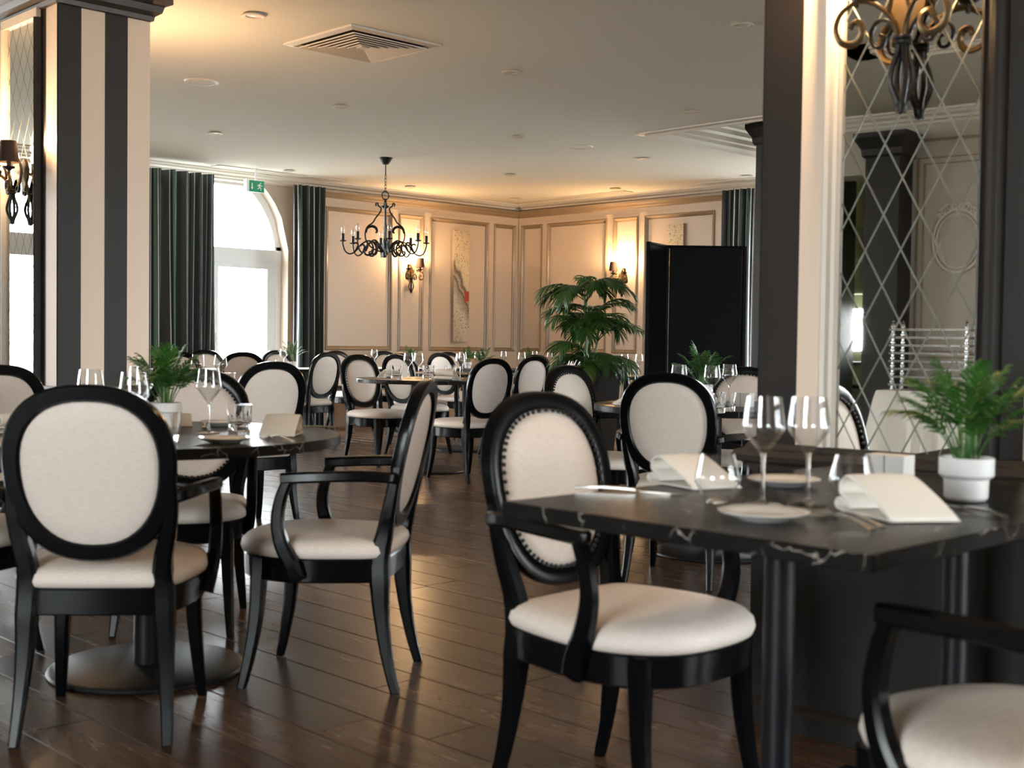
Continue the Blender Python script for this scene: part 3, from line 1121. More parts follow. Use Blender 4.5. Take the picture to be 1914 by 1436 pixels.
# chandelier
def chandelier(loc):
    root = empty('chandelier', loc)
    tag(root, 'black wrought iron chandelier with candle bulbs hanging from a chain', 'chandelier')
    MB().lathe([(0.012, -0.075), (0.03, -0.07), (0.05, -0.04), (0.065, -0.015), (0.075, 0.0)], 24).build('ceiling_rose', iron_m, root)
    MB().sweep([(0, 0, -0.07), (0, 0, -0.19)], 0.006).build('rod', iron_m, root)
    z = -0.185
    k = 0
    while z > -0.36:
        lk = MB()
        pts = []
        for i in range(12):
            a = 2 * PI * i / 12
            u_, w_ = 0.011 * math.cos(a), 0.022 * math.sin(a)
            pts.append((u_, 0, z - 0.02 + w_) if k % 2 else (0, u_, z - 0.02 + w_))
        lk.sweep(pts + [pts[0]], 0.003, n=5, upv=(1, 1, 0.3))
        lk.build('chain_link', iron_m, root)
        z -= 0.034
        k += 1
    rg = MB()
    pts = [(0.045 * math.cos(2 * PI * i / 20), 0, -0.40 + 0.045 * math.sin(2 * PI * i / 20)) for i in range(21)]
    rg.sweep(pts, 0.007, n=6, upv=(0, 1, 0))
    rg.build('hanging_ring', iron_m, root)
    MB().lathe([(0.01, -1.06), (0.018, -1.05), (0.022, -0.98), (0.012, -0.93), (0.024, -0.88), (0.014, -0.84), (0.010, -0.7), (0.012, -0.54), (0.03, -0.53), (0.045, -0.515), (0.02, -0.5), (0.012, -0.45), (0.03, -0.445), (0.02, -0.435)], 16).build('stem', iron_m, root)
    for k in range(4):
        a = PI / 4 + k * PI / 2 + 0.15
        ca, sa = math.cos(a), math.sin(a)
        g = lambda r_, z_: (r_ * ca, r_ * sa, z_)
        pts = [g(0.095, -0.515), g(0.10, -0.49), g(0.08, -0.485), g(0.075, -0.51), g(0.045, -0.535), g(0.055, -0.58), g(0.10, -0.64), g(0.13, -0.69), g(0.19, -0.74), g(0.21, -0.82), g(0.19, -0.90), g(0.12, -0.97), g(0.03, -1.0)]
        sp_ = spline(pts, 5)
        cb_ = MB().sweep(sp_, 0.0085, n=6).build('crown_bar', iron_m, root)
        pts = [g(0.20, -0.80), g(0.185, -0.75), g(0.14, -0.73), g(0.10, -0.745), g(0.085, -0.78), g(0.10, -0.80)]
        sp_ = spline(pts, 5)
        MB().sweep(sp_, [0.008 + 0.008 * math.sin(PI * i / len(sp_)) for i in range(len(sp_))], n=6).build('crown_scroll', iron_m, cb_)
    for k in range(8):
        a = k * PI / 4 + 0.22
        ca, sa = math.cos(a), math.sin(a)
        g = lambda r_, z_: (r_ * ca, r_ * sa, z_)
        pts = [g(0.03, -1.0), g(0.09, -0.93), g(0.17, -0.885), g(0.25, -0.925), g(0.31, -1.0), g(0.37, -1.03), g(0.42, -1.0), g(0.445, -0.93), g(0.445, -0.885)]
        sp_ = spline(pts, 5)
        arm = MB().sweep(sp_, 0.0085, n=6).build('arm', iron_m, root)
        pts = [g(0.17, -0.885), g(0.13, -0.93), g(0.125, -0.99), g(0.16, -1.035), g(0.205, -1.03), g(0.215, -0.995), g(0.19, -0.99)]
        sp_ = spline(pts, 5)
        MB().sweep(sp_, [0.006 + 0.006 * math.sin(PI * i / len(sp_)) for i in range(len(sp_))], n=6).build('leaf_scroll', iron_m, arm)
        pts = [g(0.33, -1.015), g(0.30, -0.97), g(0.285, -0.93), g(0.31, -0.91), g(0.335, -0.925)]
        sp_ = spline(pts, 5)
        MB().sweep(sp_, [0.005 + 0.006 * math.sin(PI * i / len(sp_)) for i in range(len(sp_))], n=6).build('leaf_scroll', iron_m, arm)
        MB().lathe([(0.008, -0.905), (0.035, -0.895), (0.038, -0.888), (0.016, -0.886), (0.016, -0.82), (0.013, -0.815)], 14, g(0.445, 0)).build('candle_cup', iron_m, root)
        MB().lathe([(0.009, -0.815), (0.018, -0.79), (0.019, -0.775), (0.013, -0.75), (0.003, -0.725)], 12, g(0.445, 0)).build('bulb', offbulb_m, root)


chandelier((8.334, 10.57, RH))


# ------------------------------------------------------------------ curtains
def curtain(name, mp_, s0, s1, folds, label, seed, pinch=0.0, t0=-0.24, amp=0.075):
    rnd = random.Random(seed)
    nU, nV = folds * 12, 14
    vs, uvs = [], []
    wd_ = s1 - s0
    ph = [rnd.uniform(-0.6, 0.6) for _ in range(folds + 2)]
    am = [rnd.uniform(0.6, 1.25) for _ in range(folds + 2)]
    for j in range(nV + 1):
        v = j / nV
        z = 0.01 + v * 2.92
        sq = 1 - pinch * math.sin(PI * min(max((1 - v), 0), 1)) if pinch else 1
        for i in range(nU + 1):
            u = i / nU
            f = u * folds
            k = int(min(f, folds - 1))
            w_ = math.sin(2 * PI * f + ph[k] * (1 - v) * 0.8 + 0.35 * math.sin(3 * v + k))
            a = amp * am[k] * (0.75 + 0.35 * (1 - v))
            s = s0 + wd_ * (0.5 + (u - 0.5) * sq) + 0.018 * math.cos(2 * PI * f * 1.0 + k) * (1 - v)
            vs.append(mp_(s, t0 + a * w_, z))
            uvs.append((u * wd_ * 2.2, v))
    fs = [(j * (nU + 1) + i, j * (nU + 1) + i + 1, (j + 1) * (nU + 1) + i + 1, (j + 1) * (nU + 1) + i) for j in range(nV) for i in range(nU)]
    b_ = MB()
    b_.add(vs, fs)
    me = b_.mesh(name, curt_m, True, 180)
    ul = me.uv_layers.new(name='UVMap')
    for lp in me.loops:
        ul.data[lp.index].uv = uvs[lp.vertex_index]
    o = bpy.data.objects.new(name, me)
    COL.objects.link(o)
    md = o.modifiers.new('cloth_thickness', 'SOLIDIFY')
    md.thickness = 0.006
    tag(o, label, 'curtain', 'striped floor-length curtains')


curtain('curtain', mpA, 6.45, 7.46, 6, 'wide dark striped curtain beside the tall striped pillar', 3)
curtain('curtain', mpA, 8.54, 8.98, 5, 'narrow dark striped curtain between the arched door and the panelling', 5, 0.08)
curtain('curtain', mpB, 8.62, 9.06, 5, 'dark striped curtain right of the woven screen', 9, 0.05)
curtain('curtain', mpA, 1.05, 1.50, 5, 'dark striped curtain at the arched door reflected in the far mirror', 12)


# ------------------------------------------------------------------ paintings
def painting(loc, rz, w_, h_, label):
    r = empty('painting', loc, rz)
    tag(r, label, 'painting', 'tall abstract paintings')
    MB().box(-w_ / 2, w_ / 2, -0.045, -0.002, -h_ / 2, h_ / 2).build('canvas_box', canvas2_m, r, False)
    MB().box(-w_ / 2, w_ / 2, -0.047, -0.045, -h_ / 2, h_ / 2).build('painted_face', canvas_m, r, False)


painting((11.352, 12.766, 1.838), 0, 0.28, 1.51, 'tall narrow abstract canvas with dark bands and a red patch')
painting((12.466, 9.905, 1.84), -PI / 2, 0.255, 1.52, 'abstract canvas whose top shows above the woven screen')


# ------------------------------------------------------------------ chairs
def back_y(z):
    return -0.205 - 0.21 * (z - 0.42)


def oval(t, a, b):
    n_ = 2.35
    c_, s_ = math.cos(t), math.sin(t)
    x = a * math.copysign(abs(c_) ** (2 / n_), c_)
    z = b * math.copysign(abs(s_) ** (2 / n_), s_)
    return x * (1 + 0.07 * z / b), z


def seat_outline(sc, z, inset=0.0):
    half = [(0, 0.268), (0.10, 0.258), (0.18, 0.215), (0.235, 0.13), (0.252, 0.02), (0.238, -0.09), (0.212, -0.19), (0.175, -0.228), (0.09, -0.236)]
    pts = half + [(0, -0.238)] + [(-x, y) for x, y in reversed(half[1:])]
    sp_ = spline([(x, y, 0) for x, y in pts], 4, True)
    return [Vector((p.x * sc, 0.015 + (p.y - 0.015) * sc, z)) for p in sp_]


def make_chair(arms):
    root = empty('dining_armchair' if arms else 'dining_chair')
    # oval back frame
    ZC, A, B_ = 0.722, 0.222, 0.237
    fr_ = MB()
    nT = 48
    sect = [(0.0, -0.010), (0.004, -0.019), (0.022, -0.024), (0.042, -0.018), (0.046, -0.008), (0.046, 0.010), (0.040, 0.018), (0.006, 0.018), (0.0, 0.010)]
    rings = []
    for i in range(nT):
        t = 2 * PI * i / nT
        ring = []
        for rad, dp in sect:
            x, z = oval(t, A - rad, B_ - rad)
            ring.append(Vector((x, back_y(ZC + z) - dp, ZC + z)))
        rings.append(ring)
    fr_.loft(rings + [rings[0]], False, False)
    fr_.build('back_frame', black_m, root)
    pd = MB()
    rings = []
    for sc, dp in ((0.0, 0.024), (0.45, 0.022), (0.75, 0.017), (0.93, 0.010), (1.0, 0.002), (1.0, -0.004), (0.95, -0.009), (0.7, -0.012), (0.0, -0.014)):
        ring = []
        for i in range(nT):
            x, z = oval(2 * PI * i / nT, (A - 0.043) * max(sc, 0.02), (B_ - 0.043) * max(sc, 0.02))
            ring.append(Vector((x, back_y(ZC + z) + dp, ZC + z)))
        rings.append(ring)
    pd.loft(rings)
    pad = pd.build('back_pad', fabric_m, root)
    nl = MB()
    for i in range(64):
        x, z = oval(2 * PI * i / 64, A - 0.047, B_ - 0.047)
        nl.ball((x, back_y(ZC + z) + 0.019, ZC + z), 0.0056, 6, 4)
    nl.build('nailhead_trim', iron_m, pad, stuff=True)
    # rear posts running down into the rear legs
    for s in (-1, 1):
        pts = [(s * 0.207, back_y(0.72), 0.72), (s * 0.205, back_y(0.64), 0.64), (s * 0.193, back_y(0.56), 0.56), (s * 0.178, back_y(0.49), 0.49),
               (s * 0.176, -0.205, 0.42), (s * 0.180, -0.206, 0.34), (s * 0.185, -0.215, 0.22), (s * 0.192, -0.235, 0.10), (s * 0.198, -0.262, 0.0)]
        wd_ = [0.010, 0.017, 0.022, 0.024, 0.028, 0.028, 0.021, 0.016, 0.013]
        dp_ = [0.012, 0.018, 0.021, 0.025, 0.030, 0.030, 0.022, 0.017, 0.014]
        sp_ = spline(pts, 4)
        sz = []
        for i in range(len(sp_)):
            q = i / 4
            k = min(int(q), len(pts) - 2)
            f = q - k
            sz.append((wd_[k] * (1 - f) + wd_[k + 1] * f, dp_[k] * (1 - f) + dp_[k + 1] * f))
        MB().sweep(sp_, sz, RSECT, upv=(0, 1, 0)).build('rear_leg', black_m, root)
    for s in (-1, 1):
        pts = [(s * 0.188, 0.172, 0.41), (s * 0.190, 0.174, 0.32), (s * 0.195, 0.182, 0.2), (s * 0.203, 0.202, 0.08), (s * 0.210, 0.220, 0.0)]
        sp_ = spline(pts, 4)
        sz = [0.027 - 0.014 * (i / (len(sp_) - 1)) for i in range(len(sp_))]
        MB().sweep(sp_, [(q, q) for q in sz], RSECT, upv=(0, 1, 0)).build('front_leg', black_m, root)
    rl = MB()
    rl.loft([seat_outline(0.93, 0.338), seat_outline(0.965, 0.344), seat_outline(0.975, 0.408), seat_outline(0.95, 0.416)])
    rl.build('seat_rail', black_m, root)
    cu = MB()
    cu.loft([seat_outline(0.95, 0.412), seat_outline(0.99, 0.418), seat_outline(1.01, 0.432), seat_outline(0.995, 0.450), seat_outline(0.94, 0.464), seat_outline(0.80, 0.474), seat_outline(0.5, 0.480), seat_outline(0.15, 0.482)])
    cu.build('seat_cushion', fabric_m, root, angle=80)
    if arms:
        for s in (-1, 1):
            pts = [(s * 0.214, back_y(0.66) - 0.004, 0.662), (s * 0.236, -0.235, 0.668), (s * 0.258, -0.16, 0.672), (s * 0.268, -0.04, 0.668), (s * 0.268, 0.055, 0.662), (s * 0.268, 0.082, 0.660)]
            sp_ = spline(pts, 5)
            sz = [(0.014 + 0.006 * min(i / (len(sp_) - 1) * 1.4, 1), 0.017) for i in range(len(sp_))]
            sz[-1] = (0.015, 0.013)
            arm = MB().sweep(sp_, sz, RSECT).build('armrest', black_m, root)
            pts = [(s * 0.268, 0.062, 0.652), (s * 0.268, 0.082, 0.60), (s * 0.268, 0.092, 0.53), (s * 0.266, 0.078, 0.46), (s * 0.258, 0.050, 0.40), (s * 0.248, 0.035, 0.352)]
            sp_ = spline(pts, 5)
            sz = [(0.016 + 0.013 * (i / (len(sp_) - 1)) ** 1.5, 0.016 + 0.004 * (i / (len(sp_) - 1))) for i in range(len(sp_))]
            MB().sweep(sp_, [(b_, a_) for a_, b_ in sz], RSECT, upv=(0, 1, 0)).build('arm_support', black_m, arm)
    tag(root, 'chair', 'chair', 'black oval-back dining chairs')
    return Proto(root)


armchair = make_chair(True)
sidechair = make_chair(False)


def heading(dx, dy):
    return math.atan2(-dx, dy)


def chair(pr, x, y, dx, dy, label):
    return pr.put((x, y, 0), heading(dx, dy), label)


chair(armchair, 1.655, 3.315, 0.64, 0.77, 'large black oval-back armchair in the left foreground, its plain cream back to the viewer')
chair(armchair, 2.385, 3.30, -0.643, 0.766, 'black armchair seen side-on in the middle of the floor, right of the round table')
chair(armchair, 2.40, 4.26, -0.63, -0.78, 'studded oval armchair facing the viewer across the left round table')
chair(armchair, 1.52, 4.20, 0.7, -0.7, 'armchair cut by the left edge, only its cream seat corner showing')
chair(sidechair, 2.10, 5.62, -0.10, 1.0, 'oval-back chair cut by the left edge in front of the far mirror')
chair(sidechair, 3.93, 6.26, 0.06, 1.0, 'cream-backed oval chair turned away, just right of the studded chair at the left table')
chair(armchair, 2.25, 1.90, 0.03, -1.0, 'large studded armchair at the corner of the rectangular marble table')
chair(armchair, 2.03, 0.85, 0.28, 0.96, 'armchair cut by the bottom right corner, seat and one arm showing')
chair(armchair, 4.61, 3.60, 0.92, 0.38, 'black oval armchair with its back turned, behind the rectangular table glasses')
chair(armchair, 5.18, 4.56, 0.08, -1.0, 'studded armchair in front of the big dark planter')
chair(armchair, 5.86, 4.22, -0.9, -0.42, 'studded armchair half hidden by the near pillar')
chair(sidechair, 7.44, 10.74, -0.20, 1.0, 'sunlit white-backed oval chair below the narrow curtain')
chair(sidechair, 6.83, 8.70, 0.05, -1.0, 'oval chair facing the viewer at the left tip of the middle round table')
chair(sidechair, 6.64, 7.36, 0.04, 1.0, 'oval chair turned away at the near right of the middle round table')
chair(sidechair, 8.35, 8.62, 0.0, 1.0, 'oval chair turned away, left of the studded chair by the planter')
chair(sidechair, 5.90, 10.70, 0.30, 0.95, 'oval chair turned away in front of the wide striped curtain')
chair(sidechair, 6.62, 10.72, 0.35, 0.93, 'oval chair turned away below the bright arched door')
chair(sidechair, 7.22, 12.02, 0, -1, 'far oval chair against the glass of the arched door, its top showing left')
chair(sidechair, 8.14, 12.02, 0, -1, 'far oval chair behind the bright potted plant at the arched door')
chair(sidechair, 9.02, 12.02, 0.1, -1, 'far oval chair behind the sunlit white-backed chair')
chair(sidechair, 9.72, 12.02, 0, -1, 'far oval chair against the first wall panel')
chair(sidechair, 7.78, 9.30, 1, 0.05, 'white-padded oval chair behind the glasses of the middle round table')
chair(sidechair, 8.42, 10.05, 0.05, -1, 'dark-rimmed oval chair just behind the glasses of the middle round table')
chair(sidechair, 9.10, 9.32, -1, -0.1, 'oval chair between the two tables in front of the room corner')
chair(sidechair, 9.45, 10.60, 1, 0.05, 'white-lit oval chair left of the bright plant by the corner')
chair(sidechair, 10.2, 11.35, 0, -1, 'farthest oval chair under the tall abstract canvas')
chair(sidechair, 10.2, 9.85, 0.05, 1, 'oval chair turned away, left of the tall palm')
chair(sidechair, 10.95, 10.6, -1, 0.0, 'far oval chair under the corner panels, beside the palm')
chair(sidechair, 9.02, 7.76, 1, 0.1, 'oval chair peeping out right of the dark planter')
chair(sidechair, 9.95, 8.62, -0.15, -1, 'sunlit oval chair just behind the one right of the planter')


# ------------------------------------------------------------------ tables
TZ = 0.771


def round_table(x, y, label, r=0.62, rot=0.0):
    t = empty('round_table', (x, y, 0), rot)
    tag(t, label, 'table', 'dark marble round tables')
    MB().lathe([(r - 0.004, TZ - 0.032), (r, TZ - 0.029), (r, TZ - 0.003), (r - 0.003, TZ)], 96).build('table_top', marble_m, t)
    MB().lathe([(0.20, TZ - 0.045), (0.20, TZ - 0.032)], 32).build('top_plate', metal_m, t)
    MB().lathe([(0.042, 0.02), (0.042, TZ - 0.040)], 28).build('column', metal_m, t)
    MB().lathe([(0.305, 0.0), (0.312, 0.006), (0.308, 0.014), (0.296, 0.020), (0.05, 0.024)], 64).build('base_disc', metal_m, t)
    return t


T1 = (1.974, 3.728)
T3 = (5.26, 3.92)
T4 = (6.77, 7.98)
T5 = (8.40, 9.32)
T2 = (4.12, 7.02)
round_table(*T1, 'dark marble round table in the left foreground')
round_table(*T2, 'dark round table hidden behind the cream-backed chair, one tumbler on it', 0.50)
round_table(*T3, 'dark round table with disc base behind the rectangular table')
round_table(*T4, 'dark round table in the middle of the room under the napkin and glasses', 0.60)
round_table(*T5, 'dark round table near the room corner behind the turned-away chairs', 0.60)
round_table(10.2, 10.6, 'farthest dark round table below the tall abstract canvas', 0.60)
round_table(9.78, 7.86, 'dark round table beside the woven screen, right of the planter', 0.60)
round_table(1.95, 6.35, 'dark round table at the left edge in front of the far mirror', 0.62)


def rect_table(x0, x1, y0, y1, label, cols):
    cx, cy = (x0 + x1) / 2, (y0 + y1) / 2
    t = empty('rectangular_table', (cx, cy, 0))
    tag(t, label, 'table', 'dark marble rectangular tables')
    a, b_ = (x1 - x0) / 2, (y1 - y0) / 2
    q = MB()
    q.loft([[(-a + d, -b_ + d, z), (a - d, -b_ + d, z), (a - d, b_ - d, z), (-a + d, b_ - d, z)] for d, z in ((0.003, TZ - 0.030), (0.0, TZ - 0.027), (0.0, TZ - 0.003), (0.003, TZ))])
    q.build('table_top', marble_m, t, False)
    for c_ in cols:
        MB().lathe([(0.030, 0.02), (0.030, TZ - 0.030)], 24, (c_, 0, 0)).build('column', metal_m, t)
        MB().box(c_ - 0.05, c_ + 0.05, -b_ * 0.75, b_ * 0.75, 0.0, 0.022).build('foot', metal_m, t, False)
    return t


rect_table(1.68, 2.90, 0.957, 1.757, 'dark marble rectangular table laid for two in the right foreground', (-0.25, 0.47))
rect_table(5.55, 7.70, 10.95, 11.65, 'long dark table under the arched door, topped by a flat white cloth', (-0.7, 0.7))  # pale top comes from the white cloth laid on it
rect_table(7.72, 9.48, 10.95, 11.65, 'long dark table below the first wall panel', (-0.6, 0.6))
for x0_, x1_, lb_ in ((5.56, 7.69, 'white cloth laid flat on the long table under the arched door'), (7.73, 9.47, 'white cloth laid flat on the long table below the first wall panel')):
    tag(MB().box(x0_, x1_, 10.96, 11.64, TZ, TZ + 0.003).build('tablecloth', linen_m, None, False), lb_, 'tablecloth', 'flat white tablecloths')


# ------------------------------------------------------------------ tableware prototypes
def proto_mesh(name, mb, m, angle=35):
    return mb.mesh(name, m, True, angle)


def make_wine():
    root = empty('wine_glass')
    MB().lathe([(0.037, 0.0), (0.038, 0.0015), (0.030, 0.004), (0.010, 0.007), (0.004, 0.013)], 32).build('foot', glass_m, root)
    MB().lathe([(0.0042, 0.012), (0.0036, 0.05), (0.0042, 0.092), (0.007, 0.102)], 16, cap=False).build('stem', tumbler_m, root)
    MB().lathe([(0.006, 0.100), (0.014, 0.112), (0.027, 0.128), (0.039, 0.144), (0.0415, 0.150), (0.0405, 0.158), (0.033, 0.212), (0.0325, 0.212), (0.0395, 0.158), (0.0402, 0.150), (0.037, 0.1455), (0.025, 0.130), (0.005, 0.106)], 36, cap=False).build('bowl', glass_m, root, angle=60)
    tag(root, 'wine glass', 'wine glass', 'empty wine glasses')
    return Proto(root)


def make_round_tumbler():
    root = empty('water_glass')
    MB().lathe([(0.020, 0.0), (0.023, 0.002), (0.032, 0.020), (0.044, 0.042), (0.046, 0.048), (0.044, 0.056), (0.0325, 0.098), (0.0318, 0.098), (0.042, 0.056), (0.0438, 0.048), (0.042, 0.043), (0.030, 0.022), (0.018, 0.007), (0.002, 0.006)], 36, cap=True).build('bowl', glass_m, root, angle=60)
    MB().lathe([(0.002, 0.0005), (0.019, 0.0005), (0.022, 0.003), (0.018, 0.0062), (0.002, 0.006)], 24).build('thick_base', tumbler_m, root)
    tag(root, 'glass', 'glass', 'stemless water glasses')
    return Proto(root)


def make_facet_tumbler():
    root = empty('tumbler')
    b_ = MB()
    n_ = 40
    rings = []
    for r_, z, fl in ((0.034, 0.0, 0.8), (0.036, 0.003, 1), (0.038, 0.03, 1), (0.040, 0.06, 0.6), (0.0415, 0.072, 0.0), (0.042, 0.090, 0.0), (0.0395, 0.090, 0.0), (0.0385, 0.07, 0), (0.034, 0.026, 0.0), (0.002, 0.020, 0)):
        rings.append([((r_ - 0.0016 * fl * (i % 4 == 0)) * math.cos(2 * PI * i / n_), (r_ - 0.0016 * fl * (i % 4 == 0)) * math.sin(2 * PI * i / n_), z) for i in range(n_)])
    b_.loft(rings)
    b_.build('glass_body', tumbler_m, root, angle=20)
    tag(root, 'tumbler', 'tumbler', 'cut glass tumblers')
    return Proto(root)


def make_plate():
    root = empty('side_plate')
    MB().lathe([(0.042, 0.0), (0.045, 0.001), (0.050, 0.005), (0.070, 0.011), (0.080, 0.0155), (0.0808, 0.017), (0.079, 0.0178), (0.062, 0.0125), (0.048, 0.0085), (0.044, 0.0078), (0.002, 0.0078)], 56).build('dish', china_m, root, angle=50)
    tag(root, 'plate', 'plate', 'small white side plates')
    return Proto(root)


def make_napkin():
    """folded napkin: soft loops at -x, flat top sloping down to +x"""
    root = empty('napkin')
    b_ = MB()
    prof = [(0.085, 0.002), (0.0, 0.0025), (-0.06, 0.002), (-0.082, 0.006), (-0.088, 0.016), (-0.078, 0.026), (-0.058, 0.022), (-0.040, 0.012), (-0.052, 0.026), (-0.072, 0.034), (-0.074, 0.054), (-0.058, 0.067), (-0.036, 0.066), (0.01, 0.046), (0.052, 0.024), (0.080, 0.007)]
    sp_ = spline([(x, 0, z) for x, z in prof], 4)
    rings = []
    for y_, k in ((-0.062, 0.95), (-0.058, 1.0), (0.0, 1.03), (0.058, 1.0), (0.062, 0.96)):
        rings.append([Vector((p.x, y_ + 0.012 * (p.x / 0.08), p.z * k)) for p in sp_])
    o_ = len(sp_)
    vs = [p for r_ in rings for p in r_]
    fs = [(j * o_ + i, j * o_ + i + 1, (j + 1) * o_ + i + 1, (j + 1) * o_ + i) for j in range(len(rings) - 1) for i in range(o_ - 1)]
    b_.add(vs, fs)
    ob_ = b_.build('folded_cloth', linen_m, root, angle=70)
    md = ob_.modifiers.new('cloth_thickness', 'SOLIDIFY')
    md.thickness = 0.003
    tag(root, 'napkin', 'napkin', 'folded cream napkins')
    return Proto(root)


def make_fork():
    root = empty('fork')
    pts = [(0, -0.10, 0.004), (0, -0.06, 0.010), (0, 0.0, 0.016), (0, 0.03, 0.012), (0, 0.05, 0.007)]
    sp_ = spline(pts, 4)
    wd_ = [0.0062 - 0.0035 * (i / (len(sp_) - 1)) for i in range(len(sp_))]
    MB().sweep(sp_, [(w_, 0.0018) for w_ in wd_], RSECT).build('handle', steel_m, root)
    MB().loft([[(-w_, y_, z - 0.001), (w_, y_, z - 0.001), (w_, y_, z + 0.001), (-w_, y_, z + 0.001)] for w_, y_, z in ((0.003, 0.048, 0.0075), (0.010, 0.06, 0.005), (0.012, 0.07, 0.004))]).build('neck', steel_m, root)
    for k in range(4):
        x_ = -0.0098 + k * 0.0065
        MB().sweep([(x_, 0.068, 0.004), (x_, 0.085, 0.004), (x_ * 0.95, 0.103, 0.009)], [(0.0021, 0.001), (0.002, 0.001), (0.0009, 0.0008)], RSECT).build('tine', steel_m, root)
    tag(root, 'fork', 'fork', 'steel forks')
    return Proto(root)


def make_knife():
    root = empty('table_knife')
    pts = [(0, -0.11, 0.005), (0, -0.06, 0.009), (0, 0.0, 0.008), (0, 0.02, 0.006)]
    sp_ = spline(pts, 4)
    MB().sweep(sp_, [(0.0062 - 0.002 * (i / (len(sp_) - 1)), 0.003) for i in range(len(sp_))], RSECT).build('handle', steel_m, root)
    MB().loft([[(-a, y_, z - 0.0008), (b_, y_, z - 0.0008), (b_, y_, z + 0.0008), (-a, y_, z + 0.0008)] for a, b_, y_, z in ((0.003, 0.003, 0.018, 0.006), (0.008, 0.005, 0.03, 0.004), (0.009, 0.005, 0.09, 0.002), (0.004, 0.004, 0.112, 0.002), (0.0, 0.001, 0.118, 0.002))]).build('blade', steel_m, root)
    tag(root, 'knife', 'knife', 'steel table knives')
    return Proto(root)


def frond(L_, nl, lw, ll, droop, m, az, el, base=(0, 0, 0), seed=0, stemr=0.003, bare=0.3):
    """a pinnate palm leaf: arching stalk with paired leaflets, one mesh"""
    rnd = random.Random(seed)
    b_ = MB()
    d = Vector((math.cos(az), math.sin(az), 0))
    side = Vector((-math.sin(az), math.cos(az), 0))
    pts = []
    n_ = 10
    pos = Vector(base)
    e = el
    for i in range(n_ + 1):
        pts.append(pos.copy())
        e -= droop / n_ * (0.4 + 1.2 * i / n_)
        pos = pos + (d * math.cos(e) + Vector((0, 0, 1)) * math.sin(e)) * (L_ / n_)
    b_.sweep(pts, [stemr * (1 - 0.7 * i / n_) for i in range(n_ + 1)], n=5)
    for k in range(nl):
        f = bare + (1 - bare) * (k + 0.5) / nl
        q = f * n_
        j = min(int(q), n_ - 1)
        P_ = pts[j].lerp(pts[j + 1], q - j)
        tan = (pts[j + 1] - pts[j]).normalized()
        nrm = side.cross(tan).normalized()
        g_ = (f - bare) / (1 - bare)
        prof_l = ll * (0.55 + 0.9 * math.sin(PI * (0.12 + 0.80 * g_))) * rnd.uniform(0.88, 1.1)
        for s in (-1, 1):
            ang = 0.95 - 0.5 * g_
            dir_ = (side * s * math.sin(ang) + tan * math.cos(ang) + nrm * rnd.uniform(0.0, 0.22)).normalized()
            wv = dir_.cross(nrm).normalized()
            p0 = P_
            p1 = P_ + dir_ * prof_l * 0.4
            p2 = P_ + dir_ * prof_l * 0.75 - Vector((0, 0, 1)) * prof_l * 0.08
            p3 = P_ + dir_ * prof_l - Vector((0, 0, 1)) * prof_l * rnd.uniform(0.18, 0.34)
            up_ = nrm * lw * 0.25
            b_.add([p0 - wv * lw * 0.2, p0 + wv * lw * 0.2, p1 + wv * lw * 0.5, p1 - up_, p1 - wv * lw * 0.5, p2 + wv * lw * 0.42, p2 - up_, p2 - wv * lw * 0.42, p3],
                   [(0, 1, 3), (1, 2, 3), (0, 3, 4), (3, 2, 5, 6), (4, 3, 6, 7), (6, 5, 8), (7, 6, 8)])
    return b_


def make_plant(seed, m, pot, nfr=9, hgt=0.2):
    rnd = random.Random(seed)
    root = empty('potted_palm')
    if pot == 'white':
        MB().lathe([(0.028, 0.0), (0.038, 0.002), (0.043, 0.008), (0.044, 0.045), (0.051, 0.050), (0.054, 0.054), (0.054, 0.088), (0.051, 0.089), (0.047, 0.084), (0.046, 0.07), (0.002, 0.07)], 40).build('pot', pot_m, root)
    else:
        MB().lathe([(0.032, 0.0), (0.040, 0.002), (0.046, 0.060), (0.048, 0.080), (0.045, 0.080), (0.043, 0.066), (0.002, 0.064)], 32).build('pot', pot_m, root)
    MB().lathe([(0.044, 0.069), (0.02, 0.076), (0.002, 0.078)], 20).build('soil', soil_m, root)
    for k in range(nfr):
        az = 2 * PI * k * 0.382 + rnd.uniform(-0.3, 0.3)
        inner = k / nfr
        el = 1.55 - 0.40 * inner + rnd.uniform(-0.1, 0.1)
        ln = hgt * rnd.uniform(0.85, 1.1) * (1.08 - 0.2 * inner)
        r0 = 0.004 + 0.018 * inner
        fm = frond(ln, 10, 0.0082, 0.036, rnd.uniform(0.3, 0.7) + 0.75 * inner, m, az, el, (r0 * math.cos(az), r0 * math.sin(az), 0.074), seed * 31 + k, 0.0019, 0.40)
        fm.build('frond', m, root, True, 40)
    for k in range(5):
        a = rnd.uniform(0, 2 * PI)
        MB().sweep([(0.014 * math.cos(a), 0.014 * math.sin(a), 0.072), (0.018 * math.cos(a), 0.018 * math.sin(a), 0.15)], 0.002, n=5).build('stem', stem_m, root)
    tag(root, 'potted palm', 'potted plant', 'small table palms in white pots')
    return Proto(root)


wine, rtum, ftum, plate, napkin, fork, knife = make_wine(), make_round_tumbler(), make_facet_tumbler(), make_plate(), make_napkin(), make_fork(), make_knife()
plantA, plantB, plantC = make_plant(4, leaf2_m, 'white', 20, 0.20), make_plant(9, leaf_m, 'white', 16, 0.20), make_plant(15, leaf2_m, 'plain', 14, 0.22)


def on(u_, v_, z=TZ):
    p = px(u_, v_, z)
    return (p.x, p.y, z)


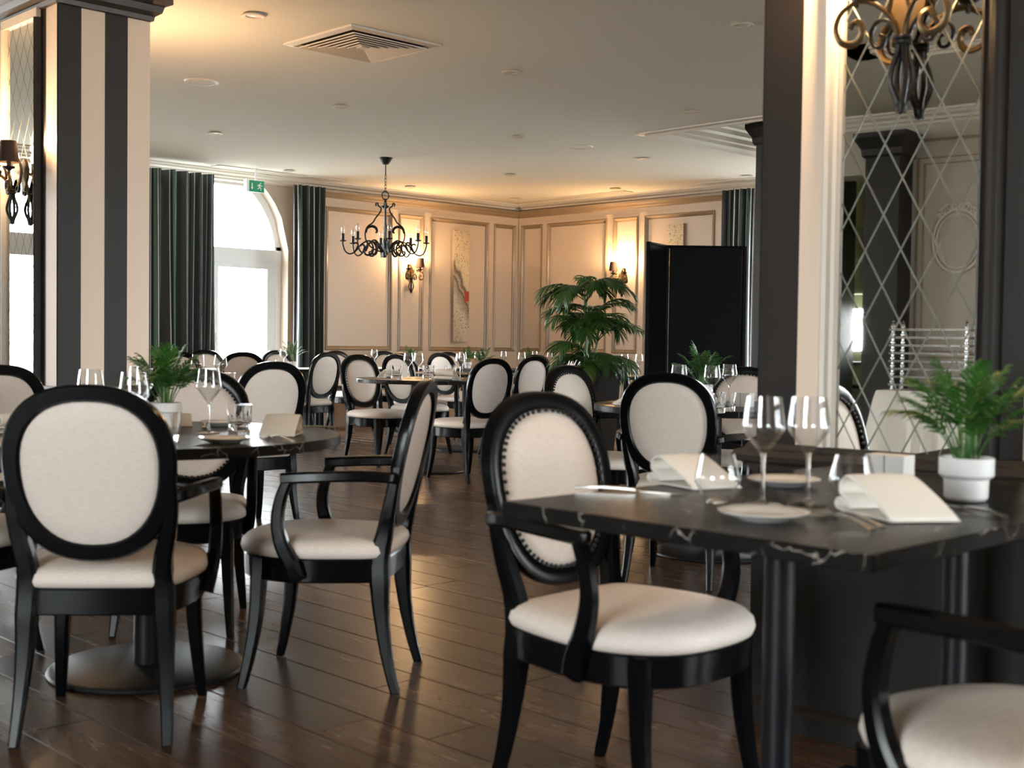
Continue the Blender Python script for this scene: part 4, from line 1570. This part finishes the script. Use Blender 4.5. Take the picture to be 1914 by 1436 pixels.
# right foreground table
wine.put(on(1425, 945), 0.3, 'left wine glass of the pair on the rectangular marble table')
wine.put(on(1509, 945), 0.9, 'right wine glass of the pair on the rectangular marble table')
rtum.put(on(1340, 941), 0, 'stemless glass in front of the rolled napkin on the rectangular table')
rtum.put(on(1592, 943), 0.4, 'stemless glass beside the white box on the rectangular table')
plate.put(on(1427, 972), 0, 'white side plate nearest the viewer on the rectangular table')
plate.put(on(1465, 908), 0, 'white side plate behind the wine glasses on the rectangular table')
napkin.put((2.10, 1.15, TZ), -2.18, 'cream folded napkin at the near corner of the rectangular table', sc=1.05)
napkin.put((2.20, 1.69, TZ), -1.95, 'cream rolled napkin in front of the turned-back armchair', sc=0.95)
fork.put((1.935, 1.165, TZ), heading(0.45, 0.89), 'outer fork left of the near napkin on the rectangular table')
fork.put((1.972, 1.165, TZ), heading(0.47, 0.88), 'inner fork touching the near napkin on the rectangular table')
knife.put((2.275, 1.09, TZ), heading(0.53, 0.85), 'steel knife below the white plant pot on the rectangular table')
knife.put((1.985, 1.70, TZ), heading(0.45, -0.89), 'dark shining knife at the far left corner of the rectangular table')
bx_ = empty('condiment_box', on(1662, 908), heading(1, 0.1))
tag(bx_, 'small white folded card box beside the potted palm on the rectangular table', 'box')
MB().box(-0.045, -0.0015, -0.03, 0.03, 0, 0.07).build('left_half', box_m, bx_, False)
MB().box(0.0015, 0.045, -0.03, 0.03, 0, 0.07).build('right_half', box_m, bx_, False)
plantA.put(on(1805, 936), 0.5, 'feathery green palm in a white stepped pot on the rectangular table')

# left foreground round table
plate.put(on(420, 828), 0, 'white side plate at the edge of the left round table')
ftum.put(on(447, 806), 0, 'cut tumbler right of the wine glass on the left round table')
wine.put(on(390, 811), 0, 'wine glass standing in front of the studded chair on the left round table')
ftum.put(on(312, 828), 0.2, 'cut tumbler half hidden behind the foreground chair back')
wine.put(on(250, 838), 0, 'wine glass just left of the small palm on the left round table')
wine.put(on(262, 803), 0, 'second wine glass close to the small palm on the left round table')
wine.put(on(170, 822), 0, 'wine glass rising behind the top of the foreground chair')
plantA.put(on(310, 801), 2.0, 'bushy green palm in a white pot on the left round table')
napkin.put((2.285, 3.43, TZ), -2.5, 'cream folded napkin at the right rim of the left round table', sc=0.95)
napkin.put((2.235, 3.985, TZ), -2.2, 'cream rolled napkin behind the palm pot on the left round table', sc=0.62)
fork.put((2.15, 3.24, TZ), heading(0.1, 1.0), 'fork lying in front of the napkin on the left round table')
knife.put((2.50, 3.62, TZ), heading(-0.6, 0.4), 'knife at the right rim of the left round table')
fork.put((2.265, 3.87, TZ), heading(-0.5, -0.85), 'fork with upturned tines behind the wine glass on the left round table')
plate.put(on(418, 796), 0, 'side plate at the far rim of the left round table')
napkin.put((1.60, 4.02, TZ), 2.0, 'cream napkin at the left edge, behind the foreground chair', sc=0.9)

# left rear round table, with glasses over the studded chair
wine.put((3.93, 6.80, TZ), 0, 'left wine glass seen over the studded chair at the left table')
wine.put((4.05, 6.74, TZ), 0, 'right wine glass seen over the studded chair at the left table')
ftum.put((4.33, 7.10, TZ), 0, 'cut tumbler between the studded and the cream-backed chair')
plantC.put((1.87, 6.12, TZ), 1.0, 'arching bright palm at the left edge before the far mirror', sc=1.15)
wine.put((2.06, 6.20, TZ), 0, 'wine glass at the left edge before the far mirror')

# round table behind the rectangular one
plantB.put((5.50, 4.18, TZ), 0.4, 'green palm against the black woven screen', sc=1.08)
wine.put(on(1330, 764), 0, 'left of two wine glasses before the woven screen')
wine.put(on(1362, 756), 0, 'right of two wine glasses before the woven screen')
wine.put(on(1268, 762), 0, 'wine glass rising behind the turned-back armchair')
ftum.put(on(1341, 772), 0, 'left tumbler before the woven screen')
ftum.put(on(1359, 769), 0.3, 'right tumbler before the woven screen')
bx2 = empty('condiment_box', on(1388, 760), heading(1, 0.2))
tag(bx2, 'small white box on the round table half behind the near pillar', 'box')
MB().box(-0.05, -0.0015, -0.03, 0.03, 0, 0.07).build('left_half', box_m, bx2, False)
MB().box(0.0015, 0.05, -0.03, 0.03, 0, 0.07).build('right_half', box_m, bx2, False)
napkin.put((4.90, 4.18, TZ), 2.4, 'cream napkin at the left rim of the round table behind the turned-back armchair')

# middle round table
wine.put(on(763, 708), 0, 'left wine glass of the central pair on the middle round table')
wine.put(on(782, 708), 0, 'right wine glass of the central pair on the middle round table')
ftum.put(on(741, 709), 0, 'leftmost tumbler on the middle round table', sc=1.25)
ftum.put(on(800, 708), 0, 'tumbler right of the central wine glasses on the middle round table', sc=1.25)
ftum.put(on(842, 708), 0, 'tumbler right of the napkin on the middle round table', sc=1.25)
wine.put(on(860, 708), 0, 'wine glass at the left of the turned-away chair on the middle round table')
napkin.put((6.66, 7.62, TZ), 0.4, 'cream folded napkin at the near side of the middle round table', sc=1.3)
napkin.put((6.62, 8.32, TZ), 1.2, 'flat cream napkin at the left side of the middle round table')

# far tables
plantC.put((7.60, 11.20, TZ + 0.003), 0, 'bright yellow-green palm on the long table at the narrow curtain', sc=0.95)
plantA.put((6.10, 11.15, TZ + 0.003), 1.2, 'small green palm before the wide striped curtain', sc=0.9)
plantB.put((9.30, 11.30, TZ + 0.003), 0.8, 'small dark palm before the first wall panel', sc=0.85)
plantB.put((9.86, 10.92, TZ), 2.0, 'small dark palm below the tall abstract canvas', sc=0.85)
plantC.put((8.52, 9.22, TZ), 2.2, 'small bright palm right of the tall abstract canvas foot', sc=0.85)
plantB.put((10.60, 10.62, TZ), 1.1, 'small dark palm left of the tall potted palm', sc=0.85)
for x_, y_, lb_ in ((7.05, 11.12, 'tumbler on the long table under the arched door, right of the door stile'), (7.42, 11.1, 'wine glass left of the yellow-green palm'), (7.50, 11.3, 'tumbler just left of the yellow-green palm'), (8.62, 11.1, 'wine glass behind the sunlit white-backed chair'), (8.95, 11.15, 'tumbler behind the sunlit white-backed chair')):
    (wine if 'wine' in lb_ else ftum).put((x_, y_, TZ + 0.003), 0, lb_)
for x_, y_, lb_ in ((8.86, 9.0, 'wine glass between the two turned-away chairs by the planter'), (8.72, 9.5, 'second wine glass between the two turned-away chairs'), (8.15, 9.1, 'wine glass above the middle table napkin'), (9.85, 10.3, 'wine glass behind the left of the turned-away chairs'), (10.35, 10.3, 'wine glass left of the tall palm planter'),
                    (10.55, 10.25, 'second wine glass at the left of the tall palm planter'), (9.52, 8.02, 'wine glass beside the edge of the woven screen'), (9.42, 8.12, 'second wine glass close to the woven screen edge')):
    wine.put((x_, y_, TZ), 0, lb_)
napkin.put((6.75, 11.1, TZ + 0.003), 0.5, 'cream napkin on the long table below the arched door')
napkin.put((8.55, 9.0, TZ), 0.9, 'cream napkin on the round table near the room corner')


# ------------------------------------------------------------------ big palm and planter
pl_ = empty('planter', (7.537, 6.90, 0), 0.79)
tag(pl_, 'tall dark square tapered planter holding the big palm', 'planter')
pb = MB()
pb.loft([[(-a, -a, z), (a, -a, z), (a, a, z), (-a, a, z)] for a, z in ((0.20, 0.0), (0.262, 0.88), (0.270, 0.885), (0.270, 0.90), (0.245, 0.90), (0.242, 0.86))], True, False)
pb.build('planter_body', planter_m, pl_, False)
MB().box(-0.243, 0.243, -0.243, 0.243, 0.82, 0.86).build('soil', soil_m, pl_, False)
palm = empty('palm', (7.537, 6.90, 0.86))
tag(palm, 'big bushy palm with arching dark green fronds in the planter', 'palm tree')
rnd = random.Random(21)
ax_r = Vector((rt.x, rt.y, 0)).normalized()
stems = [(-0.03, 0.0, 0.60), (0.02, 0.03, 0.56), (0.05, 0.02, 0.40), (-0.05, -0.03, 0.30), (0.04, -0.05, 0.24), (-0.03, -0.04, 0.10), (0.05, -0.02, 0.04)]
for k, (sx, sy, hh_) in enumerate(stems):
    top = Vector((sx * 1.3, sy * 1.3, hh_))
    MB().sweep([(sx * 0.5, sy * 0.5, 0.0), tuple(top)], [0.013, 0.008], n=7).build('stem', stem_m, palm)
    nf = 7
    for j in range(nf):
        az = 2 * PI * (j + 0.37 * k) / nf + rnd.uniform(-0.3, 0.3)
        el = rnd.uniform(0.7, 1.25) if hh_ > 0.2 else rnd.uniform(0.35, 0.9)
        frond(rnd.uniform(0.36, 0.46), 20, 0.015, 0.112, rnd.uniform(1.5, 2.2), leaf_m, az, el, top, 100 + k * 10 + j, 0.005, 0.28).build('frond', leaf_m, palm, True, 40)

# ------------------------------------------------------------------ woven folding screen
A_, B2_, C2_ = Vector((6.52, 5.43, 0)), Vector((7.075, 5.72, 0)), Vector((7.485, 5.325, 0))
p1 = px(1212, 452, 1.80)
A_ = Vector((p1.x, p1.y, 0))
p2 = px(1247, 459, 1.80)
B2_ = Vector((p2.x, p2.y, 0))
p3 = px(1392, 461, 1.80)
C2_ = Vector((p3.x, p3.y, 0))
sc_ = empty('folding_screen', B2_)
tag(sc_, 'tall black woven folding screen behind the potted palm', 'screen')
for P0, P1 in ((A_, B2_), (B2_, C2_)):
    d = P1 - P0
    r_ = empty('screen_panel')
    bpy.data.objects.remove(r_)
    pm = MB().box(0.02, d.length - 0.02, -0.010, 0.010, 0.06, 1.785).build('screen_panel', weave_m, sc_, False)
    pm.location = P0 - B2_
    pm.rotation_euler = (0, 0, math.atan2(d.y, d.x))
    for q in (0.0, d.length):
        MB().sweep([(q, 0, 0), (q, 0, 1.80)], 0.017, n=10).build('post', weave_m, pm)
    MB().sweep([(0, 0, 1.79), (d.length, 0, 1.79)], 0.013, n=10).build('top_rail', weave_m, pm)
    MB().sweep([(0, 0, 0.06), (d.length, 0, 0.06)], 0.013, n=10).build('bottom_rail', weave_m, pm)

# ------------------------------------------------------------------ what the near mirror shows: side wall
pn = MB()
for (a, bb, z0, z1) in ((3.05, 4.29, 1.0, 2.65),):
    for d in (0.0, 0.05):
        for (ya, yb, za, zb) in ((a + d, bb - d, z0 + d, z0 + d + 0.012), (a + d, bb - d, z1 - d - 0.012, z1 - d), (a + d, a + d + 0.012, z0 + d, z1 - d), (bb - d - 0.012, bb - d, z0 + d, z1 - d)):
            pn.box(-4.0, -3.985, ya, yb, za, zb)
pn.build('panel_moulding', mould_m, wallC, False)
pn = MB().box(-4.0, -3.97, 2.4, 4.33, 2.78, 2.80)
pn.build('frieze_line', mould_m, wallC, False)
ovo = empty('wall_ornament', (-3.985, 3.95, 1.955))
tag(ovo, 'oval plaster medallion with a leafy crest on the panel seen in the mirror', 'ornament')
for s_ in (1.0, 0.86):
    b_ = MB()
    pts = [(0, 0.20 * s_ * math.cos(2 * PI * i / 48), 0.255 * s_ * math.sin(2 * PI * i / 48)) for i in range(49)]
    b_.sweep(pts, 0.010 if s_ == 1 else 0.006, n=6, upv=(1, 0, 0))
    b_.build('oval_ring', trim_m, ovo)
for s_ in (-1, 1):
    for k, (y_, z_, r_) in enumerate(((0.03, 0.275, 0.03), (0.075, 0.275, 0.032), (0.12, 0.245, 0.028), (0.15, 0.21, 0.022))):
        pts = [(0.004, s_ * (y_ + r_ * (1 - i / 16) * math.cos(i * 0.62)), z_ + r_ * (1 - i / 16) * math.sin(i * 0.62)) for i in range(14)]
        MB().sweep(pts, 0.008, n=6, upv=(1, 0, 0)).build('crest_scroll', trim_m, ovo)


def column(x, y, w_, h_, label):
    r_ = empty('column', (x, y, 0))
    tag(r_, label, 'column', 'dark square columns of the side wall')
    MB().box(-w_ / 2, w_ / 2, -w_ / 2, w_ / 2, 0, h_ - 0.16).build('shaft', dark_m, r_, False)
    q = MB()
    q.loft([[(-a, -a, z), (a, -a, z), (a, a, z), (-a, a, z)] for a, z in ((w_ / 2 + 0.01, h_ - 0.2), (w_ / 2 + 0.025, h_ - 0.18), (w_ / 2 + 0.03, h_ - 0.13), (w_ / 2 + 0.07, h_ - 0.06), (w_ / 2 + 0.08, h_ - 0.04), (w_ / 2 + 0.08, h_))])
    q.build('capital', dark_m, r_, False)
    MB().box(-w_ / 2 - 0.03, w_ / 2 + 0.03, -w_ / 2 - 0.03, w_ / 2 + 0.03, 0, 0.12).build('base', dark_m, r_, False)


column(-3.85, 4.48, 0.29, 2.84, 'dark square column with flared capital beside the oval medallion, in the mirror')
column(-4.60, 5.30, 0.30, 2.84, 'second dark square column at the left edge of the near mirror')
column(10.3, 6.97, 0.30, 3.22, 'black column whose capital shows under the ceiling tray beside the near pillar')
# lit shelf niche between the columns
nb = MB()
nb.box(-5.3, -5.25, 4.5, 6.0, 0, 1.05)
nb.box(-5.3, -5.25, 4.5, 6.0, 1.45, 2.7)
nb.box(-5.3, -5.25, 4.5, 4.9, 1.05, 1.45)
nb.box(-5.3, -5.25, 5.6, 6.0, 1.05, 1.45)
nb.box(-5.25, -4.32, 4.5, 4.6, 0, 2.7)
nb.box(-5.25, -4.32, 5.9, 6.0, 0, 2.7)
nb.box(-5.3, -4.32, 4.5, 6.0, 2.6, 2.7)
nb.box(-5.3, -4.32, 4.5, 6.0, -0.12, 0.0)
structure(nb.build('wall_niche', shelf_m, None, False), 'pale shelf niche between the dark columns, seen in the mirror', 'niche')
shf = empty('shelf_unit', (-4.95, 5.25, 0))
tag(shf, 'pale shelves with glassware in the niche seen in the mirror', 'shelves')
for z in (0.45, 0.70, 0.92, 1.58, 1.90, 2.2):
    MB().box(-0.3, 0.1, -0.64, 0.64, z, z + 0.025).build('shelf_board', shelf_m if z > 1 else dark_m, shf, False)
for k, (y_, z_) in enumerate(((4.92, 1.606), (5.06, 1.606), (5.2, 1.606))):
    wine.put((-5.05, y_, z_), 0, ('first', 'second', 'third')[k] + ' wine glass from the column on the lit niche shelf in the mirror')

# serving cart with white cloth and a silver rack
ct = empty('serving_table', (-3.20, 3.82, 0))
tag(ct, 'small serving table hidden under a white cloth, seen in the mirror', 'table')
MB().box(-0.25, 0.25, -0.32, 0.32, 0.72, 0.755).build('table_top', metal_m, ct, False)
for sx in (-0.24, 0.24):
    for sy in (-0.29, 0.29):
        MB().box(sx - 0.02, sx + 0.02, sy - 0.02, sy + 0.02, 0, 0.72).build('leg', metal_m, ct, False)
cl_ = MB()
nP = 64
rings = []
for z, fl in ((0.760, 0.0), (0.755, 0.010), (0.70, 0.022), (0.5, 0.05), (0.3, 0.085), (0.14, 0.115)):
    ring = []
    for i in range(nP):
        a = 2 * PI * i / nP
        cx_, cy_ = math.cos(a), math.sin(a)
        m_ = max(abs(cx_), abs(cy_))
        sqx, sqy = cx_ / m_, cy_ / m_
        cor = (abs(sqx) * abs(sqy)) ** 3
        e_ = fl * (0.6 + 0.5 * math.sin(i * 1.31) + 1.1 * cor)
        ring.append((sqx * (0.265 + e_), sqy * (0.335 + e_), z - 0.05 * cor * (0.76 - z)))
    rings.append(ring)
cl_.loft(rings, False, False)
cl_.add(rings[0], [tuple(range(nP))])
co = cl_.build('tablecloth', linen_m, None, angle=60)
co.location = (-3.20, 3.82, 0)
tag(co, 'white cloth hanging over the serving table in the mirror', 'tablecloth')
traym = mat('dark_steel_tray', (0.22, 0.21, 0.20), 0.25, 1.0)
rk = empty('tiered_rack', (-3.19, 3.83, 0.762))
tag(rk, 'silver tiered serving rack on the white cloth, seen in the mirror', 'rack')
for sx in (-0.10, 0.10):
    for sy in (-0.28, 0.28):
        b_ = MB().lathe([(0.013, 0.0), (0.013, 0.01)] + [q for k in range(8) for q in ((0.010, 0.012 + k * 0.06), (0.010, 0.05 + k * 0.06), (0.017, 0.056 + k * 0.06), (0.017, 0.064 + k * 0.06))] + [(0.008, 0.505), (0.012, 0.515), (0.004, 0.53)], 12, (sx, sy, 0))
        b_.build('post', chrome_m, rk)
for k in range(8):
    MB().box(-0.12, 0.12, -0.305, 0.305, 0.030 + k * 0.06, 0.046 + k * 0.06).build('tray', traym, rk, False)
print('objects', len(bpy.data.objects))
